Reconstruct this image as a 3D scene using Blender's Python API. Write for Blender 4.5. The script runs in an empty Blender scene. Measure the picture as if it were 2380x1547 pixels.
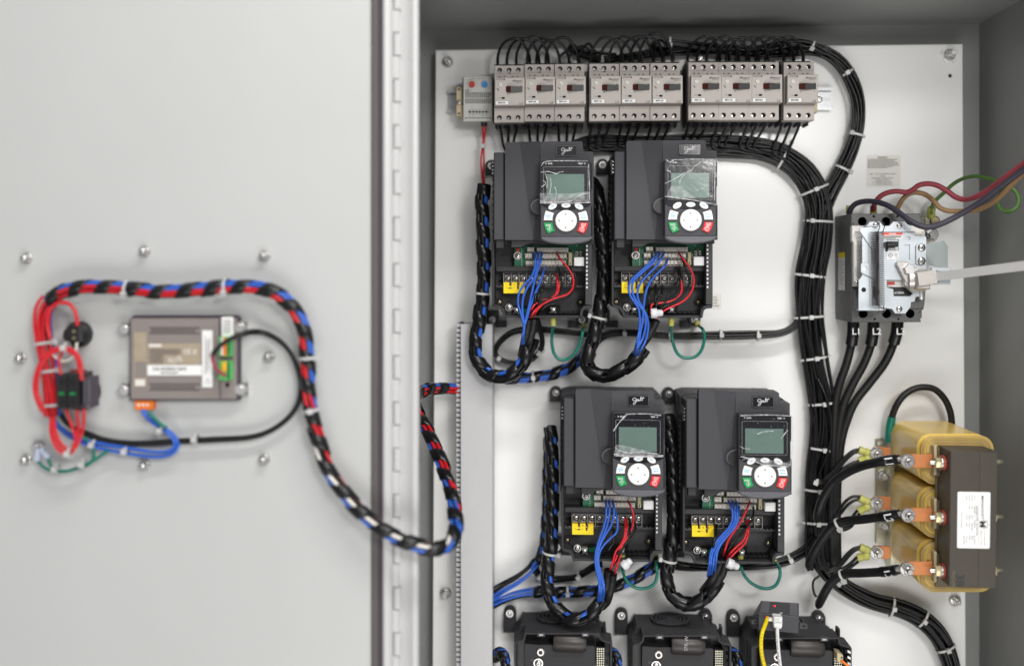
import bpy, math, random
from mathutils import Vector
from mathutils.geometry import delaunay_2d_cdt
R = math.radians
PI = math.pi
scene = bpy.context.scene
COL = scene.collection
# ------------------------------------------------------------------ camera model
# units: metres. Mounting panel front = plane y=0, camera looks along +y.
D = 1.56            # camera distance from the mounting panel
F = 2313.0          # focal length in survey pixels (2379 x 1547 survey grid)
YAW = math.atan(123.5 / F)
UC, VC, VH = 1189.5, 773.5, 615.0
CAM = Vector((0, -D, 0))
RT = Vector((math.cos(YAW), math.sin(YAW), 0))
FW = Vector((-math.sin(YAW), math.cos(YAW), 0))
UP = Vector((0, 0, 1))

def at(u, v, d=0.0):
    """survey point -> the spot where it stands, d metres in front of the panel"""
    r = FW + RT * ((u - UC) / F) + UP * ((VH - v) / F)
    return CAM + r * ((D - d) / r.y)

def px(d):
    return (D - d) / F

def K(x0, y0, s):
    s1 = 1.0 / 1.7217
    def f(p):
        return ((x0 + p[0] * s) * s1, (y0 + p[1] * s) * s1) + tuple(p[2:])
    return f

def P2(pts, d):
    o = []
    for p in pts:
        w = at(p[0], p[1], d)
        o.append((w.x, w.z))
    return o

def rect(u0, v0, u1, v1):
    return [(u0, v0), (u1, v0), (u1, v1), (u0, v1)]

def rrect(u0, v0, u1, v1, r, n=4):
    o = []
    for cx, cy, a0 in ((u1 - r, v0 + r, -90), (u1 - r, v1 - r, 0), (u0 + r, v1 - r, 90), (u0 + r, v0 + r, 180)):
        for i in range(n + 1):
            a = R(a0 + 90 * i / n)
            o.append((cx + r * math.cos(a), cy + r * math.sin(a)))
    return o

def circ(u, v, r, n=16, ry=None, rot=0):
    ry = r if ry is None else ry
    o = []
    for i in range(n):
        a = 2 * PI * i / n
        x, y = r * math.cos(a), ry * math.sin(a)
        o.append((u + x * math.cos(rot) - y * math.sin(rot), v + x * math.sin(rot) + y * math.cos(rot)))
    return o

def area2(p):
    return sum(p[i][0] * p[(i + 1) % len(p)][1] - p[(i + 1) % len(p)][0] * p[i][1] for i in range(len(p)))

def ccw(p):
    return list(p) if area2(p) > 0 else list(reversed(p))

def inset(p, b):
    n = len(p); o = []
    for i in range(n):
        a, c, e = Vector(p[i - 1]), Vector(p[i]), Vector(p[(i + 1) % n])
        d1 = (c - a); d2 = (e - c)
        if d1.length < 1e-9 or d2.length < 1e-9:
            o.append(tuple(c)); continue
        d1.normalize(); d2.normalize()
        n1 = Vector((-d1.y, d1.x)); n2 = Vector((-d2.y, d2.x))
        m = n1 + n2
        if m.length < 1e-6:
            o.append(tuple(c)); continue
        m.normalize()
        k = b / max(0.4, m.dot(n1))
        o.append((c.x + m.x * k, c.y + m.y * k))
    return o

# ------------------------------------------------------------------ materials
MATS = {}
def mat(name, col, rough=0.5, metal=0.0, var=0.06, bump=0.0, scale=60.0, coat=0.0, trans=0.0, alpha=1.0, spec=0.5, emit=0.0):
    m = bpy.data.materials.new(name); m.use_nodes = True
    nt = m.node_tree; b = nt.nodes['Principled BSDF']
    b.inputs['Roughness'].default_value = rough
    b.inputs['Metallic'].default_value = metal
    b.inputs['Specular IOR Level'].default_value = spec
    b.inputs['Coat Weight'].default_value = coat
    b.inputs['Coat Roughness'].default_value = 0.12
    b.inputs['Transmission Weight'].default_value = trans
    b.inputs['Alpha'].default_value = alpha
    c = (col[0], col[1], col[2], 1)
    b.inputs['Base Color'].default_value = c
    if emit:
        b.inputs['Emission Color'].default_value = c; b.inputs['Emission Strength'].default_value = emit
    if var or bump:
        tc = nt.nodes.new('ShaderNodeTexCoord')
        nz = nt.nodes.new('ShaderNodeTexNoise'); nz.inputs['Scale'].default_value = scale
        nz.inputs['Detail'].default_value = 5; nz.inputs['Roughness'].default_value = 0.6
        nt.links.new(tc.outputs['Object'], nz.inputs['Vector'])
        if var:
            mx = nt.nodes.new('ShaderNodeMix'); mx.data_type = 'RGBA'
            mx.inputs[6].default_value = tuple(x * (1 - var * 1.6) for x in col) + (1,)
            mx.inputs[7].default_value = tuple(min(1, x * (1 + var * 1.6)) for x in col) + (1,)
            nt.links.new(nz.outputs['Fac'], mx.inputs[0])
            nt.links.new(mx.outputs[2], b.inputs['Base Color'])
            mr = nt.nodes.new('ShaderNodeMapRange')
            mr.inputs['To Min'].default_value = max(0.02, rough * 0.75); mr.inputs['To Max'].default_value = min(1, rough * 1.25)
            nt.links.new(nz.outputs['Fac'], mr.inputs['Value'])
            nt.links.new(mr.outputs['Result'], b.inputs['Roughness'])
        if bump:
            n2 = nt.nodes.new('ShaderNodeTexNoise'); n2.inputs['Scale'].default_value = scale * 12
            nt.links.new(tc.outputs['Object'], n2.inputs['Vector'])
            bp = nt.nodes.new('ShaderNodeBump'); bp.inputs['Strength'].default_value = bump; bp.inputs['Distance'].default_value = 0.001
            nt.links.new(n2.outputs['Fac'], bp.inputs['Height'])
            nt.links.new(bp.outputs['Normal'], b.inputs['Normal'])
    MATS[name] = m
    return m

mat('panel_white', (0.80, 0.80, 0.79), 0.33, var=0.02, bump=0.05, scale=9, coat=0.30)
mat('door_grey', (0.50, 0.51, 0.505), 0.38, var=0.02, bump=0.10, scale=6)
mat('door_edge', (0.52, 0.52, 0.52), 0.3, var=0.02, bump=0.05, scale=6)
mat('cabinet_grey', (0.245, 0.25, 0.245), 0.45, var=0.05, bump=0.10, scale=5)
mat('gasket_brown', (0.095, 0.087, 0.086), 0.75, var=0.1)
mat('gasket_dark', (0.065, 0.048, 0.065), 0.8, var=0.1)
mat('duct_grey', (0.50, 0.50, 0.51), 0.42, var=0.03)
mat('charcoal', (0.054, 0.0535, 0.061), 0.55, spec=0.3, var=0.05, bump=0.25, scale=120)
mat('charcoal_dark', (0.033, 0.0325, 0.036), 0.6, spec=0.3, var=0.07, bump=0.22, scale=120)
mat('charcoal_light', (0.10, 0.10, 0.115), 0.42, var=0.05, bump=0.15, scale=120)
mat('base_black', (0.042, 0.041, 0.044), 0.5, spec=0.3, var=0.12, bump=0.15, scale=80)
mat('black_plastic', (0.014, 0.014, 0.016), 0.35, var=0.1)
mat('bezel_black', (0.010, 0.010, 0.014), 0.16, var=0.05)
mat('void_black', (0.004, 0.004, 0.005), 0.8, var=0)
mat('wire_black', (0.006, 0.006, 0.0065), 0.33, spec=0.35, var=0.2, scale=90)
mat('wrap_black', (0.007, 0.007, 0.008), 0.28, spec=0.4, var=0.2, scale=60)
mat('cable_black', (0.009, 0.009, 0.0095), 0.45, spec=0.35, var=0.2, bump=0.1, scale=90)
mat('wire_blue', (0.028, 0.112, 0.50), 0.30, var=0.08)
mat('wire_red', (0.55, 0.012, 0.020), 0.30, var=0.1)
mat('wire_green', (0.003, 0.16, 0.115), 0.32, var=0.1)
mat('wire_white', (0.75, 0.72, 0.66), 0.4, var=0.05)
mat('wire_brownred', (0.26, 0.035, 0.05), 0.5, var=0.1)
mat('wire_ochre', (0.27, 0.16, 0.075), 0.5, var=0.1)
mat('wire_olive', (0.075, 0.16, 0.035), 0.5, var=0.15)
mat('wire_violetblack', (0.030, 0.026, 0.042), 0.5, var=0.15)
mat('tie_white', (0.52, 0.52, 0.515), 0.35, var=0.04)
mat('breaker_grey', (0.46, 0.42, 0.39), 0.5, var=0.04, bump=0.08, scale=80)
mat('breaker_dim', (0.30, 0.27, 0.25), 0.55, var=0.04)
mat('thermo_grey', (0.50, 0.50, 0.47), 0.5, var=0.03)
mat('cream', (0.50, 0.42, 0.26), 0.5, var=0.06)
mat('chrome', (0.62, 0.61, 0.60), 0.27, 1.0, var=0.06)
mat('steel', (0.70, 0.70, 0.70), 0.32, 0.8, var=0.10, scale=40)
mat('bracket_steel', (0.52, 0.56, 0.595), 0.42, 0.55, var=0.12, scale=14)
mat('bar_steel', (0.62, 0.61, 0.60), 0.38, 0.45, var=0.10, scale=10)
mat('tab_steel', (0.56, 0.63, 0.63), 0.35, 0.25, var=0.08, scale=14)
mat('rail_steel', (0.40, 0.41, 0.42), 0.38, 0.5, var=0.1, scale=30)
mat('pale_steel', (0.58, 0.55, 0.52), 0.35, 0.7, var=0.08, scale=40)
mat('zinc', (0.50, 0.49, 0.38), 0.33, 0.9, var=0.12, scale=30)
mat('gold_zinc', (0.58, 0.50, 0.30), 0.3, 0.9, var=0.12)
mat('copper', (0.52, 0.195, 0.070), 0.42, 0.35, var=0.08, scale=40)
mat('coil_film', (0.72, 0.49, 0.105), 0.32, var=0.12, scale=25, coat=0.3)
mat('coil_layers', (0.85, 0.54, 0.08), 0.45, var=0.2, scale=60)
mat('coil_seam', (0.26, 0.15, 0.03), 0.6, var=0.2)
mat('core_brown', (0.055, 0.046, 0.036), 0.42, var=0.06, scale=50)
mat('core_side', (0.16, 0.13, 0.075), 0.42, var=0.1, scale=40)
mat('washer_red', (0.33, 0.05, 0.03), 0.5)
mat('lcd', (0.125, 0.195, 0.17), 0.22, var=0.06, scale=30)
mat('key_white', (0.82, 0.82, 0.80), 0.4, var=0.02)
mat('key_green', (0.003, 0.29, 0.075), 0.4, var=0.03)
mat('key_red', (0.72, 0.018, 0.022), 0.4, var=0.03)
mat('ink_white', (0.80, 0.80, 0.80), 0.5, var=0)
mat('ink_grey', (0.35, 0.35, 0.37), 0.5, var=0)
mat('ink_blue', (0.20, 0.52, 0.85), 0.5, var=0)
mat('ink_black', (0.025, 0.025, 0.03), 0.6, var=0)
mat('ink_faint', (0.15, 0.14, 0.13), 0.6, var=0)
mat('label_white', (0.82, 0.82, 0.82), 0.45, var=0.02)
mat('label_cream', (0.72, 0.70, 0.66), 0.5, var=0.03)
mat('label_tan', (0.36, 0.30, 0.22), 0.5, var=0.12, scale=220)
mat('label_yellow', (0.88, 0.66, 0.0), 0.45, var=0.03)
mat('label_red', (0.75, 0.06, 0.03), 0.5, var=0)
mat('pcb_green', (0.006, 0.12, 0.055), 0.35, var=0.15, scale=300)
mat('terminal_grey', (0.52, 0.48, 0.44), 0.5, var=0.1)
mat('terminal_clear', (0.30, 0.28, 0.27), 0.2, var=0.1)
mat('hmi_brown', (0.235, 0.205, 0.195), 0.5, var=0.04)
mat('hmi_dark', (0.06, 0.045, 0.065), 0.5, var=0.06)
mat('plug_orange', (0.85, 0.20, 0.015), 0.4, var=0.05)
mat('plug_green', (0.10, 0.48, 0.12), 0.4, var=0.05)
mat('plug_amber', (0.85, 0.42, 0.02), 0.4, var=0.05)
mat('crimp_yellow', (0.42, 0.42, 0.10), 0.4, var=0.1)
mat('crimp_blue', (0.42, 0.46, 0.58), 0.4, var=0.1)
mat('cable_yellow', (0.80, 0.62, 0.0), 0.4, var=0.04)
mat('cable_white', (0.72, 0.72, 0.72), 0.4, var=0.04)
mat('knob_red', (0.50, 0.03, 0.03), 0.4)
mat('knob_blue', (0.02, 0.23, 0.60), 0.4)
mat('toggle_red', (0.075, 0.014, 0.010), 0.45)
mat('toggle_grey', (0.055, 0.055, 0.055), 0.45)
mat('dial_cream', (0.66, 0.66, 0.58), 0.4)
mat('sleeve_brown', (0.032, 0.027, 0.026), 0.4, var=0.1)
mat('led_red', (0.9, 0.02, 0.02), 0.4, var=0, emit=2.0)
mat('mcb_grey', (0.095, 0.097, 0.098), 0.5, var=0.06, bump=0.12, scale=80)
mat('mcb_face', (0.60, 0.58, 0.55), 0.5, var=0.03)
mat('connector_clear', (0.62, 0.62, 0.64), 0.25, var=0.04)

def film_mat():
    m = bpy.data.materials.new('clear_film'); m.use_nodes = True
    nt = m.node_tree; nt.nodes.clear()
    out = nt.nodes.new('ShaderNodeOutputMaterial')
    tr = nt.nodes.new('ShaderNodeBsdfTransparent'); tr.inputs[0].default_value = (0.94, 0.94, 0.94, 1)
    gl = nt.nodes.new('ShaderNodeBsdfGlossy'); gl.inputs['Roughness'].default_value = 0.16
    tc = nt.nodes.new('ShaderNodeTexCoord')
    nz = nt.nodes.new('ShaderNodeTexNoise'); nz.inputs['Scale'].default_value = 55; nz.inputs['Detail'].default_value = 3
    nt.links.new(tc.outputs['Object'], nz.inputs['Vector'])
    bp = nt.nodes.new('ShaderNodeBump'); bp.inputs['Strength'].default_value = 0.25; bp.inputs['Distance'].default_value = 0.003
    nt.links.new(nz.outputs['Fac'], bp.inputs['Height']); nt.links.new(bp.outputs['Normal'], gl.inputs['Normal'])
    mx = nt.nodes.new('ShaderNodeMixShader'); mx.inputs[0].default_value = 0.03
    nt.links.new(tr.outputs[0], mx.inputs[1]); nt.links.new(gl.outputs[0], mx.inputs[2])
    nt.links.new(mx.outputs[0], out.inputs[0]); MATS['clear_film'] = m
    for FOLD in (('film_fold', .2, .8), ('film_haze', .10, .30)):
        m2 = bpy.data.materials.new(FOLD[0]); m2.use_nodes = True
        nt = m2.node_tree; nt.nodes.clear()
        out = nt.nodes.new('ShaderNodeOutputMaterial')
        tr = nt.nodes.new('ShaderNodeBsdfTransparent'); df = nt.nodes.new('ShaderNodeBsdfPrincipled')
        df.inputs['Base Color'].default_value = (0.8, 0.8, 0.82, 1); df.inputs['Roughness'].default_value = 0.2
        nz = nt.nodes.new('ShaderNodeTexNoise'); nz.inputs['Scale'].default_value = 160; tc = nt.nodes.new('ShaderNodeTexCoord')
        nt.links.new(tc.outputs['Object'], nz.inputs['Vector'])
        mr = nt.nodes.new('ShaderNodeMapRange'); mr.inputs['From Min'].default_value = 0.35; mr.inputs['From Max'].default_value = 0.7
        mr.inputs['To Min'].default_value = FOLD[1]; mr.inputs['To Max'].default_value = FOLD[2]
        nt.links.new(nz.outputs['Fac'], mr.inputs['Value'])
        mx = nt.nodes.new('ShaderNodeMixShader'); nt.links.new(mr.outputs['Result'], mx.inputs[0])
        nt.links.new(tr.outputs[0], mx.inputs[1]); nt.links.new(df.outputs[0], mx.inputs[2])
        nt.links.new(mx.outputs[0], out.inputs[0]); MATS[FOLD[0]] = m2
film_mat()

# ------------------------------------------------------------------ mesh builder
TXT = {}
def text_geo(s, bold=False):
    k = (s, bold)
    if k in TXT: return TXT[k]
    c = bpy.data.curves.new('t', 'FONT'); c.body = s; c.size = 1; c.resolution_u = 2
    c.align_x = 'CENTER'; c.align_y = 'CENTER'
    if bold: c.offset = 0.018
    o = bpy.data.objects.new('t', c)
    me = o.to_mesh()
    vs = [(v.co.x, v.co.y) for v in me.vertices]; fs = [tuple(p.vertices) for p in me.polygons]
    o.to_mesh_clear(); bpy.data.objects.remove(o); bpy.data.curves.remove(c)
    w = (max(v[0] for v in vs) - min(v[0] for v in vs)) if vs else 1
    TXT[k] = (vs, fs, w)
    return TXT[k]

class MB:
    def __init__(s):
        s.v = []; s.f = []; s.m = []; s.s = []; s.mats = []
    def mi(s, m):
        if m not in s.mats: s.mats.append(m)
        return s.mats.index(m)
    def add(s, vs, fs, m, smooth=False):
        o = len(s.v); s.v += [Vector(x) for x in vs]; k = s.mi(m)
        for f in fs:
            s.f.append(tuple(i + o for i in f)); s.m.append(k); s.s.append(smooth)
    # polygon (x,z) extruded from depth d0 to d1 in front of the panel, chamfered front edge
    def plate(s, poly, d0, d1, m, bev=0.0, holes=(), side=None, back=True):
        p = ccw(poly); n = len(p); side = side or m
        rings = [(p, d0)]
        if bev > 0: rings += [(p, d1 - bev), (inset(p, bev), d1)]
        else: rings += [(p, d1)]
        vs = [(x, -d, z) for ring, d in rings for x, z in ring]
        fs = []
        for k in range(len(rings) - 1):
            for i in range(n):
                j = (i + 1) % n
                fs.append((k * n + i, k * n + j, (k + 1) * n + j, (k + 1) * n + i))
        s.add(vs, fs, side)
        fr = rings[-1][0]
        if not holes:
            s.add([(x, -d1, z) for x, z in fr], [tuple(range(n))], m)
        else:
            hs = [ccw(h[0]) for h in holes]
            loops = [[Vector((x, z, 0)) for x, z in fr]] + [[Vector((x, z, 0)) for x, z in h] for h in hs]
            flat = [q for l in loops for q in l]
            ed = []; o_ = 0
            for l in loops:
                ed += [(o_ + i, o_ + (i + 1) % len(l)) for i in range(len(l))]; o_ += len(l)
            S_ = 100.0
            ov, _, of, _, _, _ = delaunay_2d_cdt([Vector((q.x * S_, q.y * S_)) for q in flat], ed, [], 1, 1e-7)
            def inside(p, poly):
                r = False; k = len(poly)
                for i in range(k):
                    (x1, y1), (x2, y2) = poly[i], poly[(i + 1) % k]
                    if (y1 > p[1]) != (y2 > p[1]) and p[0] < (x2 - x1) * (p[1] - y1) / (y2 - y1) + x1: r = not r
                return r
            fs = []
            for t in of:
                g = sum((Vector(ov[i]) for i in t), Vector((0, 0))) / len(t) / S_
                if not inside(g, fr) or any(inside(g, h) for h in hs): continue
                a, b, c = (ov[i] for i in t[:3])
                if (b - a).cross(c - a) < 0: t = tuple(reversed(t))
                fs.append(tuple(t))
            s.add([(q[0] / S_, -d1, q[1] / S_) for q in ov], fs, m)
            for h, hp in zip(holes, hs):
                k = len(hp); dd = d1 - h[1]
                vs = [(x, -d1, z) for x, z in hp] + [(x, -dd, z) for x, z in hp]
                s.add(vs, [(i, k + i, k + (i + 1) % k, (i + 1) % k) for i in range(k)], h[3] if len(h) > 3 else m)
                if h[2]: s.add([(x, -dd, z) for x, z in hp], [tuple(range(k))], h[2])
        if back: s.add([(x, -d0, z) for x, z in p], [tuple(reversed(range(n)))], side)
    def pp(s, pts, d0, d1, m, bev=0.0, holes=(), **k):
        """plate from survey points measured at its front depth d1"""
        s.plate(P2(pts, d1), d0, d1, m, bev, [(P2(h[0], d1),) + tuple(h[1:]) for h in holes], **k)
    def poly(s, pts3, m, smooth=False):
        s.add(pts3, [tuple(range(len(pts3)))], m, smooth)
    def tube(s, pts, r, m, n=8, radii=None, caps=True):
        pts = [Vector(p) for p in pts]; N = len(pts)
        T = []
        for i in range(N):
            t = pts[min(i + 1, N - 1)] - pts[max(i - 1, 0)]
            T.append(t.normalized() if t.length > 1e-9 else Vector((1, 0, 0)))
        a = Vector((0, -1, 0))
        if abs(T[0].dot(a)) > 0.95: a = Vector((0, 0, 1))
        nrm = (a - T[0] * a.dot(T[0])).normalized()
        vs = []; fs = []
        for i in range(N):
            nrm = nrm - T[i] * nrm.dot(T[i])
            nrm = nrm.normalized() if nrm.length > 1e-6 else T[i].orthogonal().normalized()
            b = T[i].cross(nrm); rr = radii[i] if radii else r
            for k in range(n):
                q = 2 * PI * k / n
                vs.append(pts[i] + (nrm * math.cos(q) + b * math.sin(q)) * rr)
        for i in range(N - 1):
            for k in range(n):
                j = (k + 1) % n
                fs.append((i * n + k, i * n + j, (i + 1) * n + j, (i + 1) * n + k))
        s.add(vs, fs, m, True)
        if caps:
            s.add(vs[:n], [tuple(reversed(range(n)))], m); s.add(vs[-n:], [tuple(range(n))], m)
    def lathe(s, c, ax, prof, m, n=16, smooth=True):
        c = Vector(c); ax = Vector(ax).normalized(); e1 = ax.orthogonal().normalized(); e2 = ax.cross(e1)
        vs = []; fs = []
        for h, r in prof:
            for k in range(n):
                a = 2 * PI * k / n
                vs.append(c + ax * h + (e1 * math.cos(a) + e2 * math.sin(a)) * r)
        for i in range(len(prof) - 1):
            for k in range(n):
                j = (k + 1) % n
                fs.append((i * n + k, i * n + j, (i + 1) * n + j, (i + 1) * n + k))
        s.add(vs, fs, m, smooth)
        s.add(vs[-n:], [tuple(range(n))], m)
        s.add(vs[:n], [tuple(reversed(range(n)))], m)
    def box(s, c, ex, ey, ez, m):
        c, ex, ey, ez = (Vector(q) for q in (c, ex, ey, ez))
        vs = [c + ex * a + ey * b + ez * d for a in (-.5, .5) for b in (-.5, .5) for d in (-.5, .5)]
        fs = [(0, 1, 3, 2), (4, 6, 7, 5), (0, 4, 5, 1), (2, 3, 7, 6), (0, 2, 6, 4), (1, 5, 7, 3)]
        if ex.cross(ey).dot(ez) < 0: fs = [tuple(reversed(f)) for f in fs]
        s.add(vs, fs, m)
    def text(s, t, c, size, m, ex=(1, 0, 0), ez=(0, 0, 1), width=None, bold=False, shear=0.0):
        vs, fs, w = text_geo(t, bold); c = Vector(c); ex = Vector(ex); ez = Vector(ez)
        kx = size if width is None else width / max(w, 1e-6)
        s.add([c + ex * (x * kx + y * size * shear) + ez * (y * size) for x, y in vs], fs, m)
    def ptext(s, t, u, v, d, hpx, m, wpx=None, **k):
        s.text(t, at(u, v, d), hpx * px(d) * 1.38, m, width=None if wpx is None else wpx * px(d), **k)
    def line(s, pts, d, w, m):
        """flat printed stroke (survey px)"""
        P = [at(p[0], p[1], d) for p in pts]; h = w * px(d) / 2
        vs = []; N = len(P)
        for i in range(N):
            t = (P[min(i + 1, N - 1)] - P[max(i - 1, 0)]); t.normalize()
            q = Vector((-t.z, 0, t.x)); vs += [P[i] + q * h, P[i] - q * h]
        s.add(vs, [(2 * i, 2 * i + 1, 2 * i + 3, 2 * i + 2) for i in range(N - 1)], m)

ORG = {}
def build(mb, name, parent=None, label=None, cat=None, group=None, loc=None, kind=None):
    if parent is not None: o0 = ORG[parent.name]
    elif loc is not None: o0 = Vector(loc)
    else: o0 = Vector(mb.v[0])
    me = bpy.data.meshes.new(name)
    me.from_pydata([tuple(v - o0) for v in mb.v], [], mb.f)
    for m in mb.mats: me.materials.append(MATS[m])
    me.polygons.foreach_set('material_index', mb.m)
    me.polygons.foreach_set('use_smooth', mb.s)
    me.update()
    o = bpy.data.objects.new(name, me); COL.objects.link(o)
    if parent is not None: o.parent = parent
    else: o.location = o0
    ORG[o.name] = o0
    tag(o, label, cat, group, kind)
    return o

def tag(o, label=None, cat=None, group=None, kind=None):
    if label: o['label'] = label
    if cat: o['category'] = cat
    if group: o['group'] = group
    if kind: o['kind'] = kind

def thing(name, label, cat, loc, group=None, kind=None):
    o = bpy.data.objects.new(name, None); COL.objects.link(o)
    o.empty_display_size = 0.02; o.location = loc; ORG[o.name] = Vector(loc)
    tag(o, label, cat, group, kind)
    return o

def copy_tree(o, parent=None):
    c = o.copy(); COL.objects.link(c); c.parent = parent
    for ch in [x for x in o.children]: copy_tree(ch, c)
    return c

def clone(o, delta, label):
    c = copy_tree(o); c.location = o.location + Vector(delta); c['label'] = label
    ORG[c.name] = Vector(c.location)
    return c

def cat_rom(P, per=7):
    P = [Vector(p) for p in P]
    if len(P) < 3: return P
    Q = [P[0] * 2 - P[1]] + P + [P[-1] * 2 - P[-2]]; o = []
    for i in range(1, len(Q) - 2):
        a, b, c, d = Q[i - 1:i + 3]
        for k in range(per):
            t = k / per
            o.append(0.5 * (2 * b + (c - a) * t + (2 * a - 5 * b + 4 * c - d) * t * t + (3 * b - a - 3 * c + d) * t ** 3))
    o.append(P[-1])
    return o

def path(pts, d=0.02, per=7):
    return cat_rom([at(p[0], p[1], p[2] if len(p) > 2 else d) for p in pts], per)

def resample(P, step):
    o = [P[0]]; acc = 0
    for a, b in zip(P, P[1:]):
        L = (b - a).length
        if L < 1e-9: continue
        t = step - acc
        while t <= L:
            o.append(a + (b - a) * (t / L)); t += step
        acc = L - (t - step)
    if (o[-1] - P[-1]).length > step * 0.3: o.append(P[-1])
    return o

def frames(P):
    T = []
    N = len(P)
    for i in range(N):
        T.append((P[min(i + 1, N - 1)] - P[max(i - 1, 0)]).normalized())
    S = []; O = []
    for t in T:
        o = Vector((0, -1, 0)); o = o - t * o.dot(t)
        o = o.normalized() if o.length > 0.15 else t.orthogonal().normalized()
        S.append(t.cross(o)); O.append(o)
    return T, S, O

def wire(name, label, cat, group, pts, r, m, d=0.02, n=8, per=7, parent=None):
    mb = MB(); mb.tube(path(pts, d, per), r, m, n)
    return build(mb, name, parent, label, cat, group)

def tie_mesh(c, t, s, o, a, b, w=0.0032, head=0.6, m='tie_white', tail=False):
    mb = MB(); n = 22; vs = []; fs = []
    for k in range(n):
        q = 2 * PI * k / n
        e = s * math.cos(q) * a + o * math.sin(q) * b
        e2 = s * math.cos(q) * (a + .0009) + o * math.sin(q) * (b + .0009)
        vs += [c + e - t * w / 2, c + e2 - t * w / 2, c + e2 + t * w / 2, c + e + t * w / 2]
    for k in range(n):
        j = (k + 1) % n
        for i in range(4):
            fs.append((k * 4 + i, k * 4 + (i + 1) % 4, j * 4 + (i + 1) % 4, j * 4 + i))
    mb.add(vs, fs, m)
    q = head * PI
    h = c + s * math.cos(q) * (a + .003) + o * math.sin(q) * (b + .003)
    dirn = (s * math.cos(q) * b + o * math.sin(q) * a).normalized()
    tg = t.cross(dirn)
    mb.box(h, t * .0062, tg * .0062, dirn * .005, m)
    if tail:
        mb.box(h + tg * .005 + dirn * .001, t * .0036, tg * .007, dirn * .0012, m)
    return mb

def ellip_offsets(n, w, th):
    """n strand centres filling a flattened bundle, front layer first"""
    front = (n + 1) // 2; back = n - front; o = []
    for k in range(front):
        x = (-1 + 2 * (k + .5) / front)
        o.append((x * w, th * math.sqrt(max(0, 1 - x * x * .8))))
    for k in range(back):
        x = (-1 + 2 * (k + .5) / max(1, back)) * .85
        o.append((x * w, -th * math.sqrt(max(0, 1 - x * x * .8))))
    return o

def bundle(name, label, cat, pts, n, wpx, thick, r, mats, seed=0, ties=(), d=0.02, group=None, wander=0.0022, wprof=None, tails=True):
    rnd = random.Random(seed)
    P = resample(path(pts, d), 0.007); T, S, O = frames(P); N = len(P)
    root = thing(name, label, cat, P[0], group)
    offs = ellip_offsets(n, 1.0, 1.0)
    ph = [(rnd.uniform(0, 6), rnd.uniform(0, 6), rnd.uniform(.4, 1.1)) for _ in offs]
    def W(i):
        return (wpx if wprof is None else wprof(i / (N - 1))) * px(d) / 2 - r
    for k, (a, b) in enumerate(offs):
        m = mats[k % len(mats)]
        q = []
        for i in range(N):
            x = i * .007
            da = wander * math.sin(ph[k][0] + x * 28 * ph[k][2]); db = wander * .6 * math.sin(ph[k][1] + x * 22 * ph[k][2])
            q.append(P[i] + S[i] * (a * W(i) + da) + O[i] * (b * thick + db))
        mb = MB(); mb.tube(q, r, m, 8); build(mb, 'wire', root)
    for tt in ties:
        f, hd = tt if isinstance(tt, tuple) else (tt, .5)
        i = min(N - 1, int(f * (N - 1)))
        build(tie_mesh(P[i], T[i], S[i], O[i], W(i) * (1 - 1.0 / ((n + 1) // 2)) + r + wander * .6 + .0006, thick + r + .0015, head=hd), 'cable_tie', root)
    return root

def harness(name, label, pts, rpx, d, cols, pitch, cover, ties=(), seed=0, group=None, span=(0, 1), phase=0, hd=.5, wrap='wrap_black', cat='cable harness', twist=1.2, grow=0.0):
    rnd = random.Random(seed)
    P = resample(path(pts, d), 0.004); T, S, O = frames(P); N = len(P); Rr = rpx * px(d)
    root = thing(name, label, cat, P[0], group)
    n = len(cols); rw = Rr * (.43 if n <= 4 else .34 if n <= 6 else .27); rad = Rr * .97 - rw
    for k, c in enumerate(cols):
        a0 = 2 * PI * k / n; q = []
        for i in range(N):
            a = a0 + (twist(i / N) if callable(twist) else i * .004 * twist) + .25 * math.sin(i * .05 + k)
            q.append(P[i] + (S[i] * math.cos(a) + O[i] * math.sin(a)) * rad)
        mb = MB(); mb.tube(q, rw, c, 7); build(mb, 'wire', root)
    # spiral ribbon
    i0, i1 = int(span[0] * (N - 1)), int(span[1] * (N - 1))
    L = (i1 - i0) * .004; turns = L / pitch; steps = int(turns * 20); wd = pitch * cover
    vs = []; prof = [(0, .0), (.03, .9), (.5, 1.0), (.97, .9), (1, .0)]
    def PP(x):
        f = max(0, min(i1 - 1e-4, i0 + x / .004)); i = int(f); j = min(N - 1, i + 1); g = f - i
        return P[i].lerp(P[j], g), S[i].lerp(S[j], g), O[i].lerp(O[j], g)
    for k in range(steps + 1):
        x0 = L * k / steps - wd * .5; ang = 2 * PI * turns * k / steps + phase
        wk = wd * (1 + .10 * math.sin(ang * .61 + seed * 2 + 1) + grow * (k / max(1, steps)))
        for t, h in prof:
            p, s_, o_ = PP(max(0, min(L, x0 + t * wk)))
            rr = Rr * (.99 + .09 * h) + .0002 + .0006 * math.sin(ang * .37 + seed)
            vs.append(p + (s_ * math.cos(ang) + o_ * math.sin(ang)) * rr)
    m = len(prof); fs = []
    for k in range(steps):
        for j in range(m - 1):
            fs.append((k * m + j, (k + 1) * m + j, (k + 1) * m + j + 1, k * m + j + 1))
    mb = MB(); mb.add(vs, fs, wrap, True); build(mb, 'spiral_wrap', root)
    for tt in ties:
        f, h_ = tt if isinstance(tt, tuple) else (tt, hd)
        i = min(N - 1, int(f * (N - 1)))
        build(tie_mesh(P[i], T[i], S[i], O[i], Rr * 1.12, Rr * 1.12, head=h_), 'cable_tie', root)
    return root

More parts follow.
